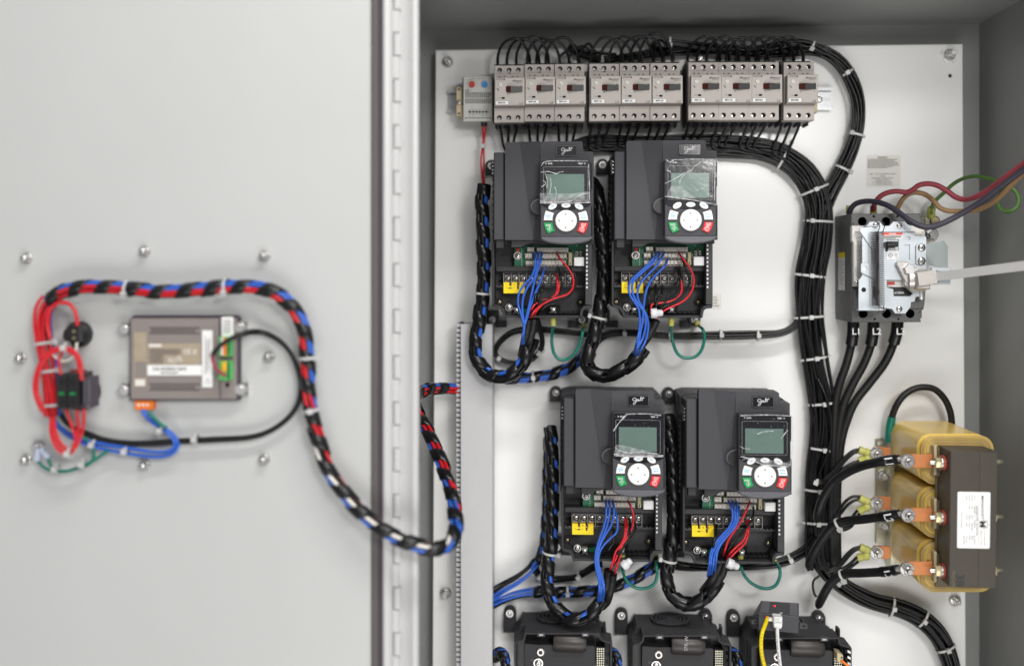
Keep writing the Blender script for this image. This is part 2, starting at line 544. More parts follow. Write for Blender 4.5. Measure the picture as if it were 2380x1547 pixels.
def screw(mb, c, r, m='chrome', ax=(0, -1, 0), washer=None, cross=True, dome=.55):
    c = Vector(c); ax = Vector(ax).normalized()
    if washer:
        mb.lathe(c, ax, [(0, washer), (.0012, washer), (.0016, washer * .93)], m, 20); c = c + ax * .0015
    mb.lathe(c, ax, [(0, r), (r * dome * .5, r * .97), (r * dome * .85, r * .75), (r * dome, r * .4)], m, 16)
    if cross:
        t = c + ax * (r * dome + .00015); e1 = ax.orthogonal().normalized(); e2 = ax.cross(e1)
        q = e1 * math.cos(.5) + e2 * math.sin(.5); w = ax.cross(q)
        for a, b in ((q, w), (w, q)):
            mb.add([t + a * r * .55 + b * r * .075, t - a * r * .55 + b * r * .075, t - a * r * .55 - b * r * .075, t + a * r * .55 - b * r * .075],
                   [(0, 1, 2, 3) if a.cross(b).dot(ax) > 0 else (3, 2, 1, 0)], 'charcoal_dark')

def nut(mb, c, r, m='chrome', ax=(0, -1, 0), flange=None, stud=None, stud_m='steel'):
    c = Vector(c); ax = Vector(ax).normalized()
    if flange:
        mb.lathe(c, ax, [(0, flange), (.0015, flange), (.0035, flange * .82)], m, 22); c = c + ax * .003
    mb.lathe(c, ax, [(0, r), (r * .75, r), (r * .9, r * .88)], m, 6, smooth=False)
    if stud:
        mb.lathe(c + ax * r * .88, ax, [(0, stud), (stud * 1.3, stud), (stud * 1.6, stud * .8)], stud_m, 14)
# ================================================================== enclosure (setting)
WX0, WX1, ZC, ZF = -0.243, at(2275, 600, -.03).x, at(1700, 64, -.03).z, -0.95
DB, DF = -0.03, 0.33
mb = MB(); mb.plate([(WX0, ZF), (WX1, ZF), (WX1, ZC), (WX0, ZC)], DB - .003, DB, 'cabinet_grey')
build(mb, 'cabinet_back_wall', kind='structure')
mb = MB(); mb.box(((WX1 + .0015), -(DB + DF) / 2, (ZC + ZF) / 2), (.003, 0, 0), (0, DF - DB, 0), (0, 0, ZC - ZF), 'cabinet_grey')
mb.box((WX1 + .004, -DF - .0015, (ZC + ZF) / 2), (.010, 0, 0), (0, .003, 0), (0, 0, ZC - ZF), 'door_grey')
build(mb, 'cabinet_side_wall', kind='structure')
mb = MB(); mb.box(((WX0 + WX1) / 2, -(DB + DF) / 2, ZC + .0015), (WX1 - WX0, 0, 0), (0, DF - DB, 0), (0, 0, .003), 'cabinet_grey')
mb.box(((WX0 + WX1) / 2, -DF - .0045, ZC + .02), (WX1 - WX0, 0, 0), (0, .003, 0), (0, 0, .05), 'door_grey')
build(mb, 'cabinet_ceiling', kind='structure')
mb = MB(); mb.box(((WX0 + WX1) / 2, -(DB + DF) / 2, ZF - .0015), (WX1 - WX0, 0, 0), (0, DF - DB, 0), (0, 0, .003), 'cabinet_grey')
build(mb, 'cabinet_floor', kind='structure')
# left wall with the bent front flange beside the hinge
xl = at(972, 600, DF).x
mb = MB(); mb.box((WX0 - .0015, -(DB + DF) / 2, (ZC + ZF) / 2), (.003, 0, 0), (0, DF - DB, 0), (0, 0, ZC - ZF), 'cabinet_grey')
x9 = at(930, 600, DF).x
zz = [ZF, ZC + .045]
prof = [(WX0 - .003, -DF + .001), (x9, -DF), (at(955, 600, DF).x, -DF), (at(958, 600, DF).x, -DF - .0025), (xl - .003, -DF - .0025), (xl, -DF + .0005), (xl, -DF + .016), (xl - .003, -DF + .016)]
vs = [(x, y, z) for z in zz for x, y in prof]; n = len(prof)
mb.add(vs, [(i, i + 1, n + i + 1, n + i) for i in range(n - 1)], 'door_edge', True)
build(mb, 'cabinet_front_flange', kind='structure')

# ------------------------------------------------------------------ mounting panel
pan = thing('mounting_panel', 'large white painted steel mounting plate carrying all the drives and breakers', 'panel', at(1625, 900, 0))
mb = MB()
mb.plate(P2([(1012, 117), (2237, 102.5), (2245, 1700), (1004, 1700)], 0), -.004, 0, 'panel_white', .0012,
         [(P2(circ(2207.5, 176.5, 4.5, 14), 0), .004, 'void_black')])
build(mb, 'plate', pan)
def stud_nut(u, v, label, cage=False):
    t = thing('flange_nut', label, 'nut', at(u, v, 0), 'nuts holding the mounting plate')
    mb = MB(); c = at(u, v, .0006)
    if cage:
        for k in range(5):
            a = 2 * PI * k / 5 + .3
            e = Vector((math.cos(a), 0, math.sin(a))); f = Vector((-math.sin(a), 0, math.cos(a)))
            mb.box(c + e * .0105 + Vector((0, -.001, 0)), e * .006, f * .006, (0, .0015, 0), 'steel')
    mb.lathe(c, (0, -1, 0), [(0, .0092), (.0015, .0092), (.004, .0074)], 'chrome', 24)
    mb.lathe(c + Vector((0, -.004, 0)), (0, -1, 0), [(0, .0068), (.005, .0068), (.006, .006)], 'chrome', 6, smooth=False)
    build(mb, 'nut_body', t)
    mb = MB(); mb.lathe(c + Vector((0, -.0099, 0)), (0, -1, 0), [(0, .0042), (.006, .0042), (.007, .0034)], 'steel', 14); build(mb, 'stud', t)
stud_nut(1040, 145, 'flange nut in the top left corner of the white plate')
stud_nut(1035, 1376, 'flange nut at the lower left edge of the white plate beside the wire duct')
stud_nut(2206, 128, 'caged nut in the top right corner of the white plate', True)
stud_nut(2218, 1392, 'flange nut on the white plate just below the line reactor')
stud_nut(1622, 130, 'nut half hidden by wires above the seventh breaker')

# labels on the plate
mb = MB(); mb.pp(rect(2014, 361, 2092, 434), 0.0002, .0006, 'label_cream')
mb.ptext('WARNING', 2050, 366.5, .0009, 4.0, 'ink_black', 22, bold=True)
rnd = random.Random(4)
for r_, (w0, w1) in enumerate([(2016, 2085), (2016, 2077), (2016, 2083), (2016, 2088), (2016, 2088), (2016, 2090), (2016, 2075), (2016, 2062)]):
    u = w0
    while u < w1 - 2:
        L = min(rnd.uniform(2.5, 8), w1 - u); v = 370.8 + r_ * 2.75
        mb.line([(u, v), (u + L, v)], .0009, 1.35, 'ink_faint'); u += L + 1.1
for t, v, w in (('_480_ VOLTS POWER INPUT', 404.6, 62), ('(LINE)', 409.4, 11), ('USE 60/75C WIRE ONLY', 414.2, 50), ('TORQUE SPECS', 419, 33), ('A - 2/0AWG in @ 47 lb-in', 423.6, 43), ('C - 3/0 AWG in @ 120 lb-in', 428.2, 46)):
    mb.ptext(t, 2050, v, .0009, 3.3, 'ink_black', w)
build(mb, 'warning_label', None, 'cream paper warning label with small print above the main disconnect', 'label')
mb = MB(); mb.pp(rect(1652, 683, 1676, 718), 0.0002, .0006, 'label_cream')
for k, w in enumerate((8, 11, 9, 14)): mb.line([(1657, 691 + 6.5 * k), (1657 + w, 691 + 6.5 * k)], .0009, 2, 'ink_faint')
build(mb, 'small_label', None, 'small white paper label peeking out behind the upper right drive', 'label')

# ------------------------------------------------------------------ wire duct
du = thing('wire_duct', 'grey plastic slotted wiring duct running down the left side of the white plate', 'wire duct', at(1105, 1150, 0))
mb = MB(); x0, x1 = at(1070, 1000, .055).x, at(1144, 1000, .055).x; zt = at(1105, 753, .055).z; zb = -.93; pitch_ = .0076
mb.plate([(x0, zb), (x1, zb), (x1, zt), (x0, zt)], .0505, .0555, 'duct_grey', .0008); build(mb, 'duct_cover', du)
mb = MB(); mb.plate([(x0 + .002, zb), (x1 - .002, zb), (x1 - .002, zt), (x0 + .002, zt)], .0004, .003, 'duct_grey')
mb.box((x1 - .0012, -.026, (zt + zb) / 2), (.0018, 0, 0), (0, .047, 0), (0, 0, zt - zb), 'duct_grey')
build(mb, 'duct_tray', du)
mb = MB()
mb.plate([(x0 - .0060, zb), (x0 - .0002, zb), (x0 - .0002, zt + .001), (x0 - .0060, zt + .001)], .001, .040, 'charcoal_dark')  # dark backing sheet put in as the shade between the fingers
z = zt
while z > zb:
    mb.plate([(x0 - .0078, z - .0050), (x0 - .0004, z - .0054), (x0 - .0004, z), (x0 - .0078, z)], .0402, .048, 'duct_grey', .0008); z -= pitch_
build(mb, 'duct_fingers', du)

# ================================================================== door
DD = .34
door = thing('cabinet_door', 'pale grey steel cabinet door swung fully open on the left', 'door', at(430, 780, DD))
z0, z1 = -.80, .50
xa, xb = at(-330, 700, DD).x, at(864, 700, DD).x
mb = MB(); mb.plate([(xa, z0), (xb, z0), (xb, z1), (xa, z1)], DD - .02, DD, 'door_grey', .001); build(mb, 'door_skin', door)
mb = MB(); g0, g1, g2 = at(863.5, 700, DD).x, at(878.5, 700, DD + .004).x, at(887, 700, DD + .004).x
mb.plate([(g0, z0), (g1, z0), (g1, z1), (g0, z1)], DD - .003, DD + .004, 'gasket_brown', .0015)
mb.plate([(g1 + .0002, z0), (g2, z0), (g2, z1), (g1 + .0002, z1)], DD - .003, DD + .0025, 'gasket_dark', .001)
build(mb, 'gasket', door)
mb = MB()
prof = [(g2 + .0003, DD - .004), (g2 + .001, DD + .0035), (g2 + .004, DD + .005), (at(905, 700, DD).x, DD + .004), (at(911, 700, DD).x, DD - .001), (at(912, 700, DD).x, DD - .02)]
vs = [(x, -d, z) for z in (z0, z1) for x, d in prof]; n = len(prof)
mb.add(vs, [(i, i + 1, n + i + 1, n + i) for i in range(n - 1)], 'door_edge', True); build(mb, 'door_edge', door)
hi = thing('piano_hinge', 'long painted piano hinge between the open door and the cabinet', 'hinge', at(920, 780, DD - .006))
mb = MB(); mb.plate([(at(912, 700, .333).x, z0), (at(929, 700, .333).x, z0), (at(929, 700, .333).x, z1), (at(912, 700, .333).x, z1)], .328, .3315, 'door_grey'); build(mb, 'hinge_leaf', hi)
seg = 54 * px(.336); z = at(920, 78, .336).z + seg * 4; k = 0
while z > z0 + seg:
    u0, u1 = (911, 927) if k % 2 else (915, 931)
    xa_, xb_ = at(u0, 700, .336).x, at(u1, 700, .336).x; r_ = (xb_ - xa_) / 2
    mb = MB(); mb.plate([(xa_, z - seg + .0009), (xb_, z - seg + .0009), (xb_, z), (xa_, z)], .3318, .3368, 'door_edge', .0016)
    build(mb, 'knuckle', hi); z -= seg; k += 1

DK = K(0, 900, .71116)
def dpt(p, d=None): 
    q = DK(p); return (q[0], q[1]) + ((d,) if d is not None else tuple(p[2:]))
for (u, v, nm) in ((63, 600, 'upper left'), (337, 584, 'upper middle'), (615, 595, 'upper right'), (50, 832, 'middle left'), (626, 829, 'middle right'), (62, 1067, 'lower left'), (337, 1080, 'lower middle'), (614, 1067, 'lower right')):
    t = thing('door_bolt', 'shiny domed bolt end on the open door, %s of the eight' % nm, 'bolt', at(u, v, DD), 'bolts around the display on the door')
    mb = MB(); c = at(u, v, DD + .0003)
    mb.lathe(c, (0, -1, 0), [(0, .0072), (.0016, .0072), (.002, .0066)], 'chrome', 22); build(mb, 'washer', t)
    mb = MB(); mb.lathe(c + Vector((0, -.0022, 0)), (0, -1, 0), [(0, .0056), (.004, .0056), (.0075, .0044), (.009, .002)], 'chrome', 16); build(mb, 'cap_nut', t)

# ---- display unit on the door
hm = thing('display_unit', 'brown grey operator display housing seen from behind, bolted to the open door', 'display', at(427, 831, DD))
d1 = .356; H = lambda pts: [dpt(p) for p in pts]
def hk(p): return ((460 + p[0] * .2974) / 1.7217, (1220 + p[1] * .2974) / 1.7217)
def HR(x0, y0, x1, y1): a, b = hk((x0, y0)), hk((x1, y1)); return rect(a[0], a[1], b[0], b[1])
mb = MB(); q = HR(195, 140, 1665, 1285)
holes = []
for yy in (310, 345, 380, 1065, 1105, 1140):
    for k in range(17 if yy in (310, 380, 1065, 1140) else 15):
        x = 480 + 40 * k + (0 if yy in (310, 380, 1065, 1140) else 22)
        holes.append((HR(x - 14, yy - 11, x + 14, yy + 11), .006, 'void_black', 'hmi_dark'))
holes.append(([hk(p) for p in circ(1512, 1075, 30, 14)], .008, 'void_black', 'hmi_dark'))
mb.pp([hk(p) for p in [(200, 190), (245, 142), (1630, 138), (1668, 175), (1668, 1280), (195, 1285)]], DD + .0003, d1 - .0058, 'hmi_dark')
mb.pp([hk(p) for p in rrect(205, 180, 1625, 1268, 20)], d1 - .0058, d1, 'hmi_brown', .0012, holes)
mb.line([hk((1410, 185)), hk((1412, 430))], d1 + .0002, 5, 'hmi_dark'); mb.line([hk((1408, 1020)), hk((1418, 1262))], d1 + .0002, 3, 'hmi_dark')
build(mb, 'housing', hm)
mb = MB(); mb.pp(HR(255, 365, 425, 1100), d1 + .0002, d1 + .0005, 'label_tan'); mb.pp(HR(270, 760, 415, 980), d1 + .0006, d1 + .0008, 'hmi_brown'); mb.pp(HR(270, 1000, 400, 1085), d1 + .0006, d1 + .0008, 'label_cream')
build(mb, 'rating_plate', hm, 'narrow tan printed strip along the left edge')
mb = MB(); mb.pp(HR(440, 515, 1150, 800), d1 + .0002, d1 + .0005, 'label_tan')
mb.pp(HR(455, 525, 625, 562), d1 + .0006, d1 + .0008, 'label_cream')
a = hk((1010, 630)); mb.ptext('CE X', a[0], a[1], d1 + .0009, 12, 'label_cream', 33, bold=True); a = hk((765, 755)); mb.ptext('FC', a[0], a[1], d1 + .0009, 12, 'label_cream', 16, bold=True)
a = hk((860, 690)); mb.line([a, (a[0] - 8, a[1] + 10), (a[0] + 8, a[1] + 10), a], d1 + .0009, 3, 'label_cream')
for k in range(7): mb.line([hk((460, 600 + 28 * k)), hk((460 + (420 if k < 3 else 190), 600 + 28 * k))], d1 + .0007, 2.2, 'hmi_dark')
build(mb, 'rating_plate', hm)
mb = MB(); mb.pp(HR(435, 808, 1165, 945), d1 + .0008, d1 + .0012, 'label_white')
rnd = random.Random(2); x = 510
while x < 960:
    w = rnd.choice((5, 8, 12)); mb.pp(HR(x, 835, x + w, 882), d1 + .0013, d1 + .0014, 'ink_black'); x += w + rnd.choice((6, 9, 13))
mb.line([hk((610, 912)), hk((850, 912))], d1 + .0014, 3, 'ink_faint'); build(mb, 'barcode_label', hm)
mb = MB(); mb.pp(HR(1172, 340, 1310, 1105), d1 + .0014, d1 + .0018, 'label_white')
for k, (ya, yb) in enumerate(((420, 930), (470, 900), (440, 700))): mb.line([hk((1215 + 28 * k, ya)), hk((1215 + 28 * k, yb))], d1 + .002, 1.8, 'ink_faint')
a = hk((1248, 990)); mb.line([(a[0], a[1]), (a[0] - 7, a[1] + 10), (a[0] + 7, a[1] + 10), a], d1 + .002, 1.6, 'ink_faint'); build(mb, 'paper_label', hm)
mb = MB(); mb.pp(HR(1435, 160, 1590, 425), d1 + .0006, d1 + .001, 'label_white')
for k in range(4): mb.line([hk((1470 + 25 * k, 190)), hk((1470 + 25 * k, 380))], d1 + .0012, 1.6, 'ink_faint')
build(mb, 'paper_label', hm)
for (ya, yb, c2) in ((430, 690, 'label_white'), (755, 1010, 'plug_green')):
    mb = MB(); mb.pp(HR(1390, ya, 1560, yb), d1 + .0003, d1 + .010, 'plug_green', .0008)
    mb.pp(HR(1440, ya + 10, 1492, yb - (10 if c2 != 'plug_green' else 110)), d1 + .0102, d1 + .0125, 'plug_amber' if c2 == 'plug_green' else 'plug_orange', .0004)
    if c2 != 'plug_green': mb.pp(HR(1422, ya + 14, 1450, yb - 14), d1 + .0127, d1 + .0137, 'label_white', .0003)
    for k in range(6): mb.pp(HR(1510, ya + 14 + k * 40, 1545, ya + 38 + k * 40), d1 + .0102, d1 + .0112, 'pcb_green')
    build(mb, 'plug_connector', hm)
for (x0, y0, x1, y1) in ((85, 240, 195, 410), (80, 1060, 190, 1225), (1615, 230, 1765, 370), (1615, 1045, 1775, 1220)):
    mb = MB(); mb.pp(HR(x0, y0, x1, y1), d1 - .02, d1 - .008, 'chrome', .002)
    q = HR(x0, y0, x1, y1); cu, cv = (q[0][0] + q[2][0]) / 2, (q[0][1] + q[2][1]) / 2
    mb.lathe(at(cu, cv, d1 - .0078), (0, -1, 0), [(0, .007), (.006, .007), (.0075, .005)], 'steel', 14); build(mb, 'mounting_clip', hm)
mb = MB(); mb.pp(HR(262, 1288, 500, 1408), d1 - .02, d1 - .004, 'plug_orange', .001)
for x in (315, 375, 435): mb.pp([hk(p) for p in circ(x, 1342, 18, 12)], d1 - .0038, d1 - .003, 'label_cream')
build(mb, 'plug_connector', hm, 'orange three way plug at the lower edge')

# ---- pilot button + selector switch on the door
bt = thing('round_pilot_unit', 'round black pilot unit on the door beside the red wire loop', 'pilot light', at(187, 775, DD))
mb = MB(); c = at(187, 776, DD + .0003); r_ = 31 * px(DD)
mb.lathe(c, (0, -1, 0), [(0, r_), (.008, r_), (.010, r_ * .95), (.012, r_ * .72), (.022, r_ * .70), (.024, r_ * .62)], 'black_plastic', 30); build(mb, 'body', bt)
mb = MB(); q = [dpt((362, 585)), dpt((440, 570)), dpt((440, 655)), dpt((362, 655))]; mb.pp(q, DD + .02, DD + .032, 'black_plastic', .002)
for y in (598, 636): a = dpt((415, y)); mb.pp(circ(a[0], a[1], 3.5, 10), DD + .0322, DD + .033, 'gold_zinc')
build(mb, 'terminal_block', bt)
sw = thing('contact_block_switch', 'black selector switch contact blocks with green dots on the door', 'switch', at(172, 910, DD))
mb = MB(); a = dpt((468, 935)); mb.lathe(at(a[0], a[1], DD + .0003), (0, -1, 0), [(0, .023), (.01, .023), (.012, .021)], 'black_plastic', 28)
mb.pp([dpt(p) for p in [(390, 815), (470, 815), (470, 845), (390, 845)]], DD + .012, DD + .02, 'washer_red'); build(mb, 'base', sw)
for x0, x1 in ((318, 372), (376, 438)):
    mb = MB(); mb.pp([dpt(p) for p in rrect(x0, 838, x1, 1036, 5)], DD + .010, DD + .048, 'black_plastic', .0012)
    for y in (885, 995): a = dpt(((x0 + x1) / 2, y)); mb.pp(circ(a[0], a[1], 6, 12), DD + .0482, DD + .049, 'void_black')
    a = dpt(((x0 + x1) / 2, 948)); mb.pp(rect(a[0] - 6, a[1] - 2.2, a[0] + 6, a[1] + 2.2), DD + .0484, DD + .0495, 'key_green'); build(mb, 'contact_block', sw)
mb = MB(); mb.pp([dpt(p) for p in rrect(440, 855, 510, 1030, 5)], DD + .013, DD + .035, 'hmi_dark', .001)
for x in (452, 474, 496): mb.pp([dpt(p) for p in rect(x - 5, 865, x + 4, 1005)], DD + .0352, DD + .038, 'charcoal_light', .0006)
for x in (462, 494): a = dpt((x, 1020)); mb.pp(circ(a[0], a[1], 3, 10), DD + .0352, DD + .037, 'chrome')
build(mb, 'terminal_block', sw)

# ---- door wiring
def dp(pts, d): return [dpt(p[:2]) + ((p[2] if len(p) > 2 else d),) for p in pts]
BRW = ('wire_blue', 'wire_red', 'wire_red', 'wire_blue', 'wire_black', 'wire_blue', 'wire_red')
pts = dp([(275, 432), (330, 388), (420, 355), (520, 348), (640, 352), (760, 362), (880, 375), (1000, 372), (1120, 362), (1250, 350), (1380, 347), (1480, 358), (1570, 395), (1640, 455), (1690, 535), (1718, 620), (1727, 720), (1732, 820), (1735, 920), (1745, 1020), (1768, 1130), (1800, 1230)], DD + .021)
pts += [(760, 1085, .36), (798, 1142, .362), (845, 1195, .366), (900, 1236, .37), (960, 1264, .37), (1010, 1274, .365), (1045, 1262, .35), (1059, 1228, .33), (1056, 1180, .30), (1043, 1125, .27), (1020, 1060, .235), (993, 1000, .20), (968, 955, .175), (962, 925, .15), (985, 907, .11), (1022, 902, .07), (1075, 904, .028)]
harness('door_cable_harness', 'long red, blue and black spiral wrapped harness looping across the open door into the cabinet', pts, 16.5, DD,
        ('wire_red', 'wire_red', 'wire_blue', 'wire_blue', 'wire_blue', 'wire_white', 'wire_black'), .034, .50, ties=((.095, .3), (.205, .3), (.345, .9), (.40, .55)), span=(0.0, .965), twist=lambda f: .5 + PI * min(1, max(0, (f - .36) / .12)) + (PI + .2) * min(1, max(0, (f - .62) / .12)), grow=.3)
# red bundle hanging at the left of the door
bundle('red_wire_bundle', 'bundle of red wires with one blue running down the left side of the door', 'wire bundle',
       dp([(285, 425), (250, 470), (238, 560), (250, 680), (272, 800), (285, 920), (292, 1010), (293, 1075)], DD + .018), 9, 36, .006, .0022, ('wire_red', 'wire_red', 'wire_red', 'wire_red', 'wire_red', 'wire_blue', 'wire_red', 'wire_red'), 5, ties=((.42, .9), (.62, .9), (.93, .9)))
G = 'red wires on the door'
for i, (w, off) in enumerate(((0, 0), (7, 1), (14, 2))):
    wire('red_wire', ('outer', 'middle', 'inner')[i] + ' red wire of the big red loop above the contact blocks', 'wire', G,
         dp([(285, 1080, DD + .03), (228 + w, 1030), (193 + w, 920), (215 + w, 800), (280 + w * .5, 712 + w), (360, 690 + w), (425 - w * .4, 715 + w), (455 - w, 780), (462 - w, 870, DD + .04)], DD + .045), .0022, 'wire_red')
wire('red_wire', 'thin red wire arching into the round pilot unit', 'wire', G, dp([(285, 640), (265, 560), (280, 480), (325, 440), (380, 440), (420, 480), (437, 565)], DD + .034), .0024, 'wire_red')
wire('red_wire', 'short red wire dropping into the left contact block', 'wire', G, dp([(352, 720, DD + .04), (332, 750), (335, 800), (345, 850)], DD + .046), .0018, 'wire_red')
for i, q in enumerate(([(288, 1080), (285, 1160), (310, 1240), (360, 1290), (400, 1280), (440, 1225), (468, 1140), (472, 1035)], [(296, 1080), (297, 1150), (325, 1230), (370, 1275), (410, 1240), (440, 1160), (432, 1035)], [(302, 1080), (310, 1150), (340, 1220), (390, 1262), (425, 1210), (405, 1130), (372, 1035)])):
    wire('red_wire', ('outer', 'middle', 'inner')[i] + ' red wire of the loop hanging below the contact blocks', 'wire', G, dp(q, DD + .038), .0020, 'wire_red')
wire('white_wire', 'short white wire loop under the round pilot unit', 'wire', None, dp([(432, 660), (425, 720), (395, 755), (350, 765), (310, 740), (285, 715)], DD + .03), .0017, 'wire_white')
for i, (q, l) in enumerate((([(612, 1268), (575, 1290), (530, 1322), (475, 1350), (380, 1382), (280, 1378), (222, 1335), (208, 1275)], 'long green wire curving to a ring terminal at the lower left of the door'),
              ([(468, 1190), (505, 1225), (528, 1285), (510, 1335), (450, 1362), (360, 1385), (300, 1370), (270, 1315), (245, 1265)], 'second green wire looping up beside the red loop'))):
    wire('green_wire', l, 'wire', 'green wires on the door', dp(q, DD + .014), .0021, 'wire_green')
gt = thing('ring_terminal_pair', 'two pale crimped ring terminals on a stud at the lower left of the door', 'ring terminal', at(90, 1035, DD))
mb = MB(); a = dpt((218, 1240)); nut(mb, at(a[0], a[1], DD + .0003), .006, 'chrome', flange=.008, stud=.003); build(mb, 'nut', gt)
for p, q in (((215, 1255), (207, 1325)), ((232, 1258), (272, 1312))):
    mb = MB(); A, B = at(*dpt(p), DD + .012), at(*dpt(q), DD + .014); mb.tube([A, A.lerp(B, .5), B], .0042, 'crimp_blue', 10); build(mb, 'crimp_sleeve', gt)
for k, dx in enumerate((0, 1)):
    wire('black_cable', ('outer', 'inner')[k] + ' black cable curving from the display around to the lower left of the door', 'cable', 'black cables on the door',
         dp([(1197, 722 + 6 * dx, DD + .036), (1262, 660, DD + .036), (1370, 607 + 9 * dx, DD + .03), (1470, 598 + 10 * dx), (1570, 645 + 8 * dx), (1640, 725 + 6 * dx), (1688 - 8 * dx, 835), (1698 - 8 * dx, 920), (1678 - 8 * dx, 1010), (1620 - 5 * dx, 1090 - 5 * dx), (1520, 1160 - 8 * dx), (1400, 1198 - 9 * dx), (1200, 1212 - 12 * dx), (1000, 1222 - 12 * dx), (760, 1235 - 12 * dx), (600, 1218 - 12 * dx), (490, 1180 - 12 * dx), (390, 1125), (330, 1050)], DD + .012), .0027, 'cable_black')
wire('brown_wire', 'short red brown wire entering the lower green plug of the display', 'wire', None, dp([(1192, 725), (1200, 775), (1235, 825), (1272, 850)], DD + .033), .0022, 'wire_brownred')
bundle('blue_wire_bundle', 'blue wires looping from the orange plug under the display', 'wire bundle',
       dp([(800, 1040), (835, 1092), (920, 1142), (980, 1190), (997, 1240), (960, 1276), (880, 1288), (750, 1272), (620, 1250), (500, 1222), (400, 1180), (335, 1130), (305, 1085), (290, 1040)], DD + .012), 3, 15, .0018, .0022, ('wire_blue',), 9, ties=((.16, .3), (.55, .5), (.72, .5)))
wire('green_wire', 'short green wire leaving the orange plug under the display', 'wire', 'green wires on the door', dp([(838, 1045), (855, 1070), (900, 1115), (935, 1140)], DD + .02), .0024, 'wire_green')
for u, v, w in ((1105, 1200, 'on the black cable below the display'), (395, 1280, 'at the bottom of the hanging red loop'), (325, 1365, 'on the left part of the green loop'), (475, 1340, 'on the right part of the green loop'), (375, 688, 'on top of the big red loop')):
    a = dpt((u, v)); c = at(a[0], a[1], DD + (.042 if v in (1280, 688) else .014)); T, S, O = Vector((1, 0, 0)), Vector((0, 0, 1)), Vector((0, -1, 0))
    build(tie_mesh(c, T, S, O, .0058, .0058, head=.5), 'cable_tie', None, 'white cable tie ' + w, 'cable tie', 'loose cable ties on the door')
# ================================================================== DIN rail row
rail = MB()
zc = at(1500, 230, .008).z
def railp(u0, u1, v0a, v1a, v0b, v1b):
    xa, xb = at(u0, v0a, .008).x, at(u1, v0b, .008).x
    return xa, xb
xa, xb = at(1038.5, 235, .008).x, at(1933, 230, .008).x
za, zb_ = at(1038, 236, .008).z, at(1933, 230, .008).z
sl = (zb_ - za) / (xb - xa); hh = .0175
def rz(x): return za + (x - xa) * sl
prof = [(hh, .0075), (hh, .0085), (hh - .005, .0085), (hh - .005, .0015), (-hh + .005, .0015), (-hh + .005, .0085), (-hh, .0085), (-hh, .0075), (-hh + .004, .0075), (-hh + .004, .0005), (hh - .004, .0005), (hh - .004, .0075)]
n = len(prof); vs = [(x, -d, rz(x) + z) for x in (xa, xb) for z, d in prof]
rail.add(vs, [(i, (i + 1) % n, n + (i + 1) % n, n + i) for i in range(n)] + [tuple(range(n)), tuple(reversed(range(n, 2 * n)))], 'rail_steel')
for x in (xb - .013,):
    c = Vector((x, -.0017, rz(x)))
    rail.add([c + Vector((a * .008 + .004, 0, b * .0026)) for a, b in ((-1, -1), (1, -1), (1, 1), (-1, 1))], [(0, 1, 2, 3)], 'label_white')
    screw(rail, c + Vector((-.005, 0, 0)), .005, 'steel')
for x in (xa + .006,):
    screw(rail, Vector((x + .016, -.0017, rz(x))), .005, 'steel')
build(rail, 'din_rail', None, 'galvanised mounting rail showing at both ends of the breaker row', 'rail')
CK = lambda p: (987.4 + .19523 * p[0], 58.1 + .19523 * p[1])
def CR(x0, y0, x1, y1): a, b = CK((x0, y0)), CK((x1, y1)); return rect(a[0], a[1], b[0], b[1])
for (r4, lab) in (((370, 740, 448, 1085), 'cream plastic end stop left of the thermostat'), (None, 'cream plastic end stop right of the last breaker')):
    t = thing('end_stop', lab, 'end clamp', at(1067 if r4 else 1896, 236, .008), 'end stops on the rail')
    mb = MB()
    q = CR(*r4) if r4 else rect(1886, 190, 1899, 262)
    dz = .04 if r4 else .035
    mb.pp(q, .009, dz, 'cream', .001)
    if r4:
        a = CK((405, 925)); build(mb, 'clamp_body', t); mb = MB(); mb.pp(circ(a[0], a[1], 6, 14), dz, dz + .0006, 'ink_black'); screw(mb, at(a[0], a[1], dz + .0008), .0036, 'pale_steel'); build(mb, 'screw', t)
        mb = MB(); 
        for y in (770, 1055): a = CK((405, y)); mb.pp(rect(a[0] - 3, a[1] - 2, a[0] + 3, a[1] + 2), dz, dz + .0004, 'sleeve_brown')
        build(mb, 'notch', t)
    else: build(mb, 'clamp_body', t)
# thermostat
th = thing('thermostat', 'light grey dual thermostat with red and blue dials, left of the breakers', 'thermostat', at(1110, 230, .008))
d1 = .050
mb = MB(); hs = []
for k in range(13):
    x = 482 + 24 * k
    if x < 790:
        hs.append((CR(x, 800 if k > 1 else 770, x + 11, 868), .004, 'void_black', 'breaker_dim')); hs.append((CR(x, 876, x + 11, 938), .004, 'void_black', 'breaker_dim'))
for k in range(6): a = CK((537 + 38 * k, 1036)); hs.append((circ(a[0], a[1], 2.7, 12), .005, 'void_black', 'black_plastic'))
for k in range(12): a = CK((482 + 26.5 * k, 1108)); hs.append((circ(a[0], a[1], 1.7, 8), .004, 'void_black', 'black_plastic'))
mb.pp(CR(453, 612, 800, 1150), .009, d1, 'thermo_grey', .0008, hs)
for k in range(15):
    for x in (453, 800): a = CK((x, 640 + 22 * k)); mb.pp(rect(a[0] - 1.8, a[1] - .9, a[0] + 1.8, a[1] + .9), d1 - .002, d1 + .0002, 'black_plastic')
a = [CK(p) for p in ((790, 640), (560, 640), (515, 660), (490, 710), (510, 765), (545, 790))]; mb.line(a, d1 + .0004, .8, 'ink_faint')
mb.line([CK(p) for p in ((530, 1062), (517, 1036), (530, 1010), (740, 1010), (752, 1036), (740, 1062), (530, 1062))], d1 + .0004, .8, 'ink_faint')
for t_, x in (('11', 537), ('12', 575), ('23', 690), ('24', 728)): a = CK((x, 1080)); mb.ptext(t_, a[0], a[1], d1 + .0004, 3.4, 'ink_black')
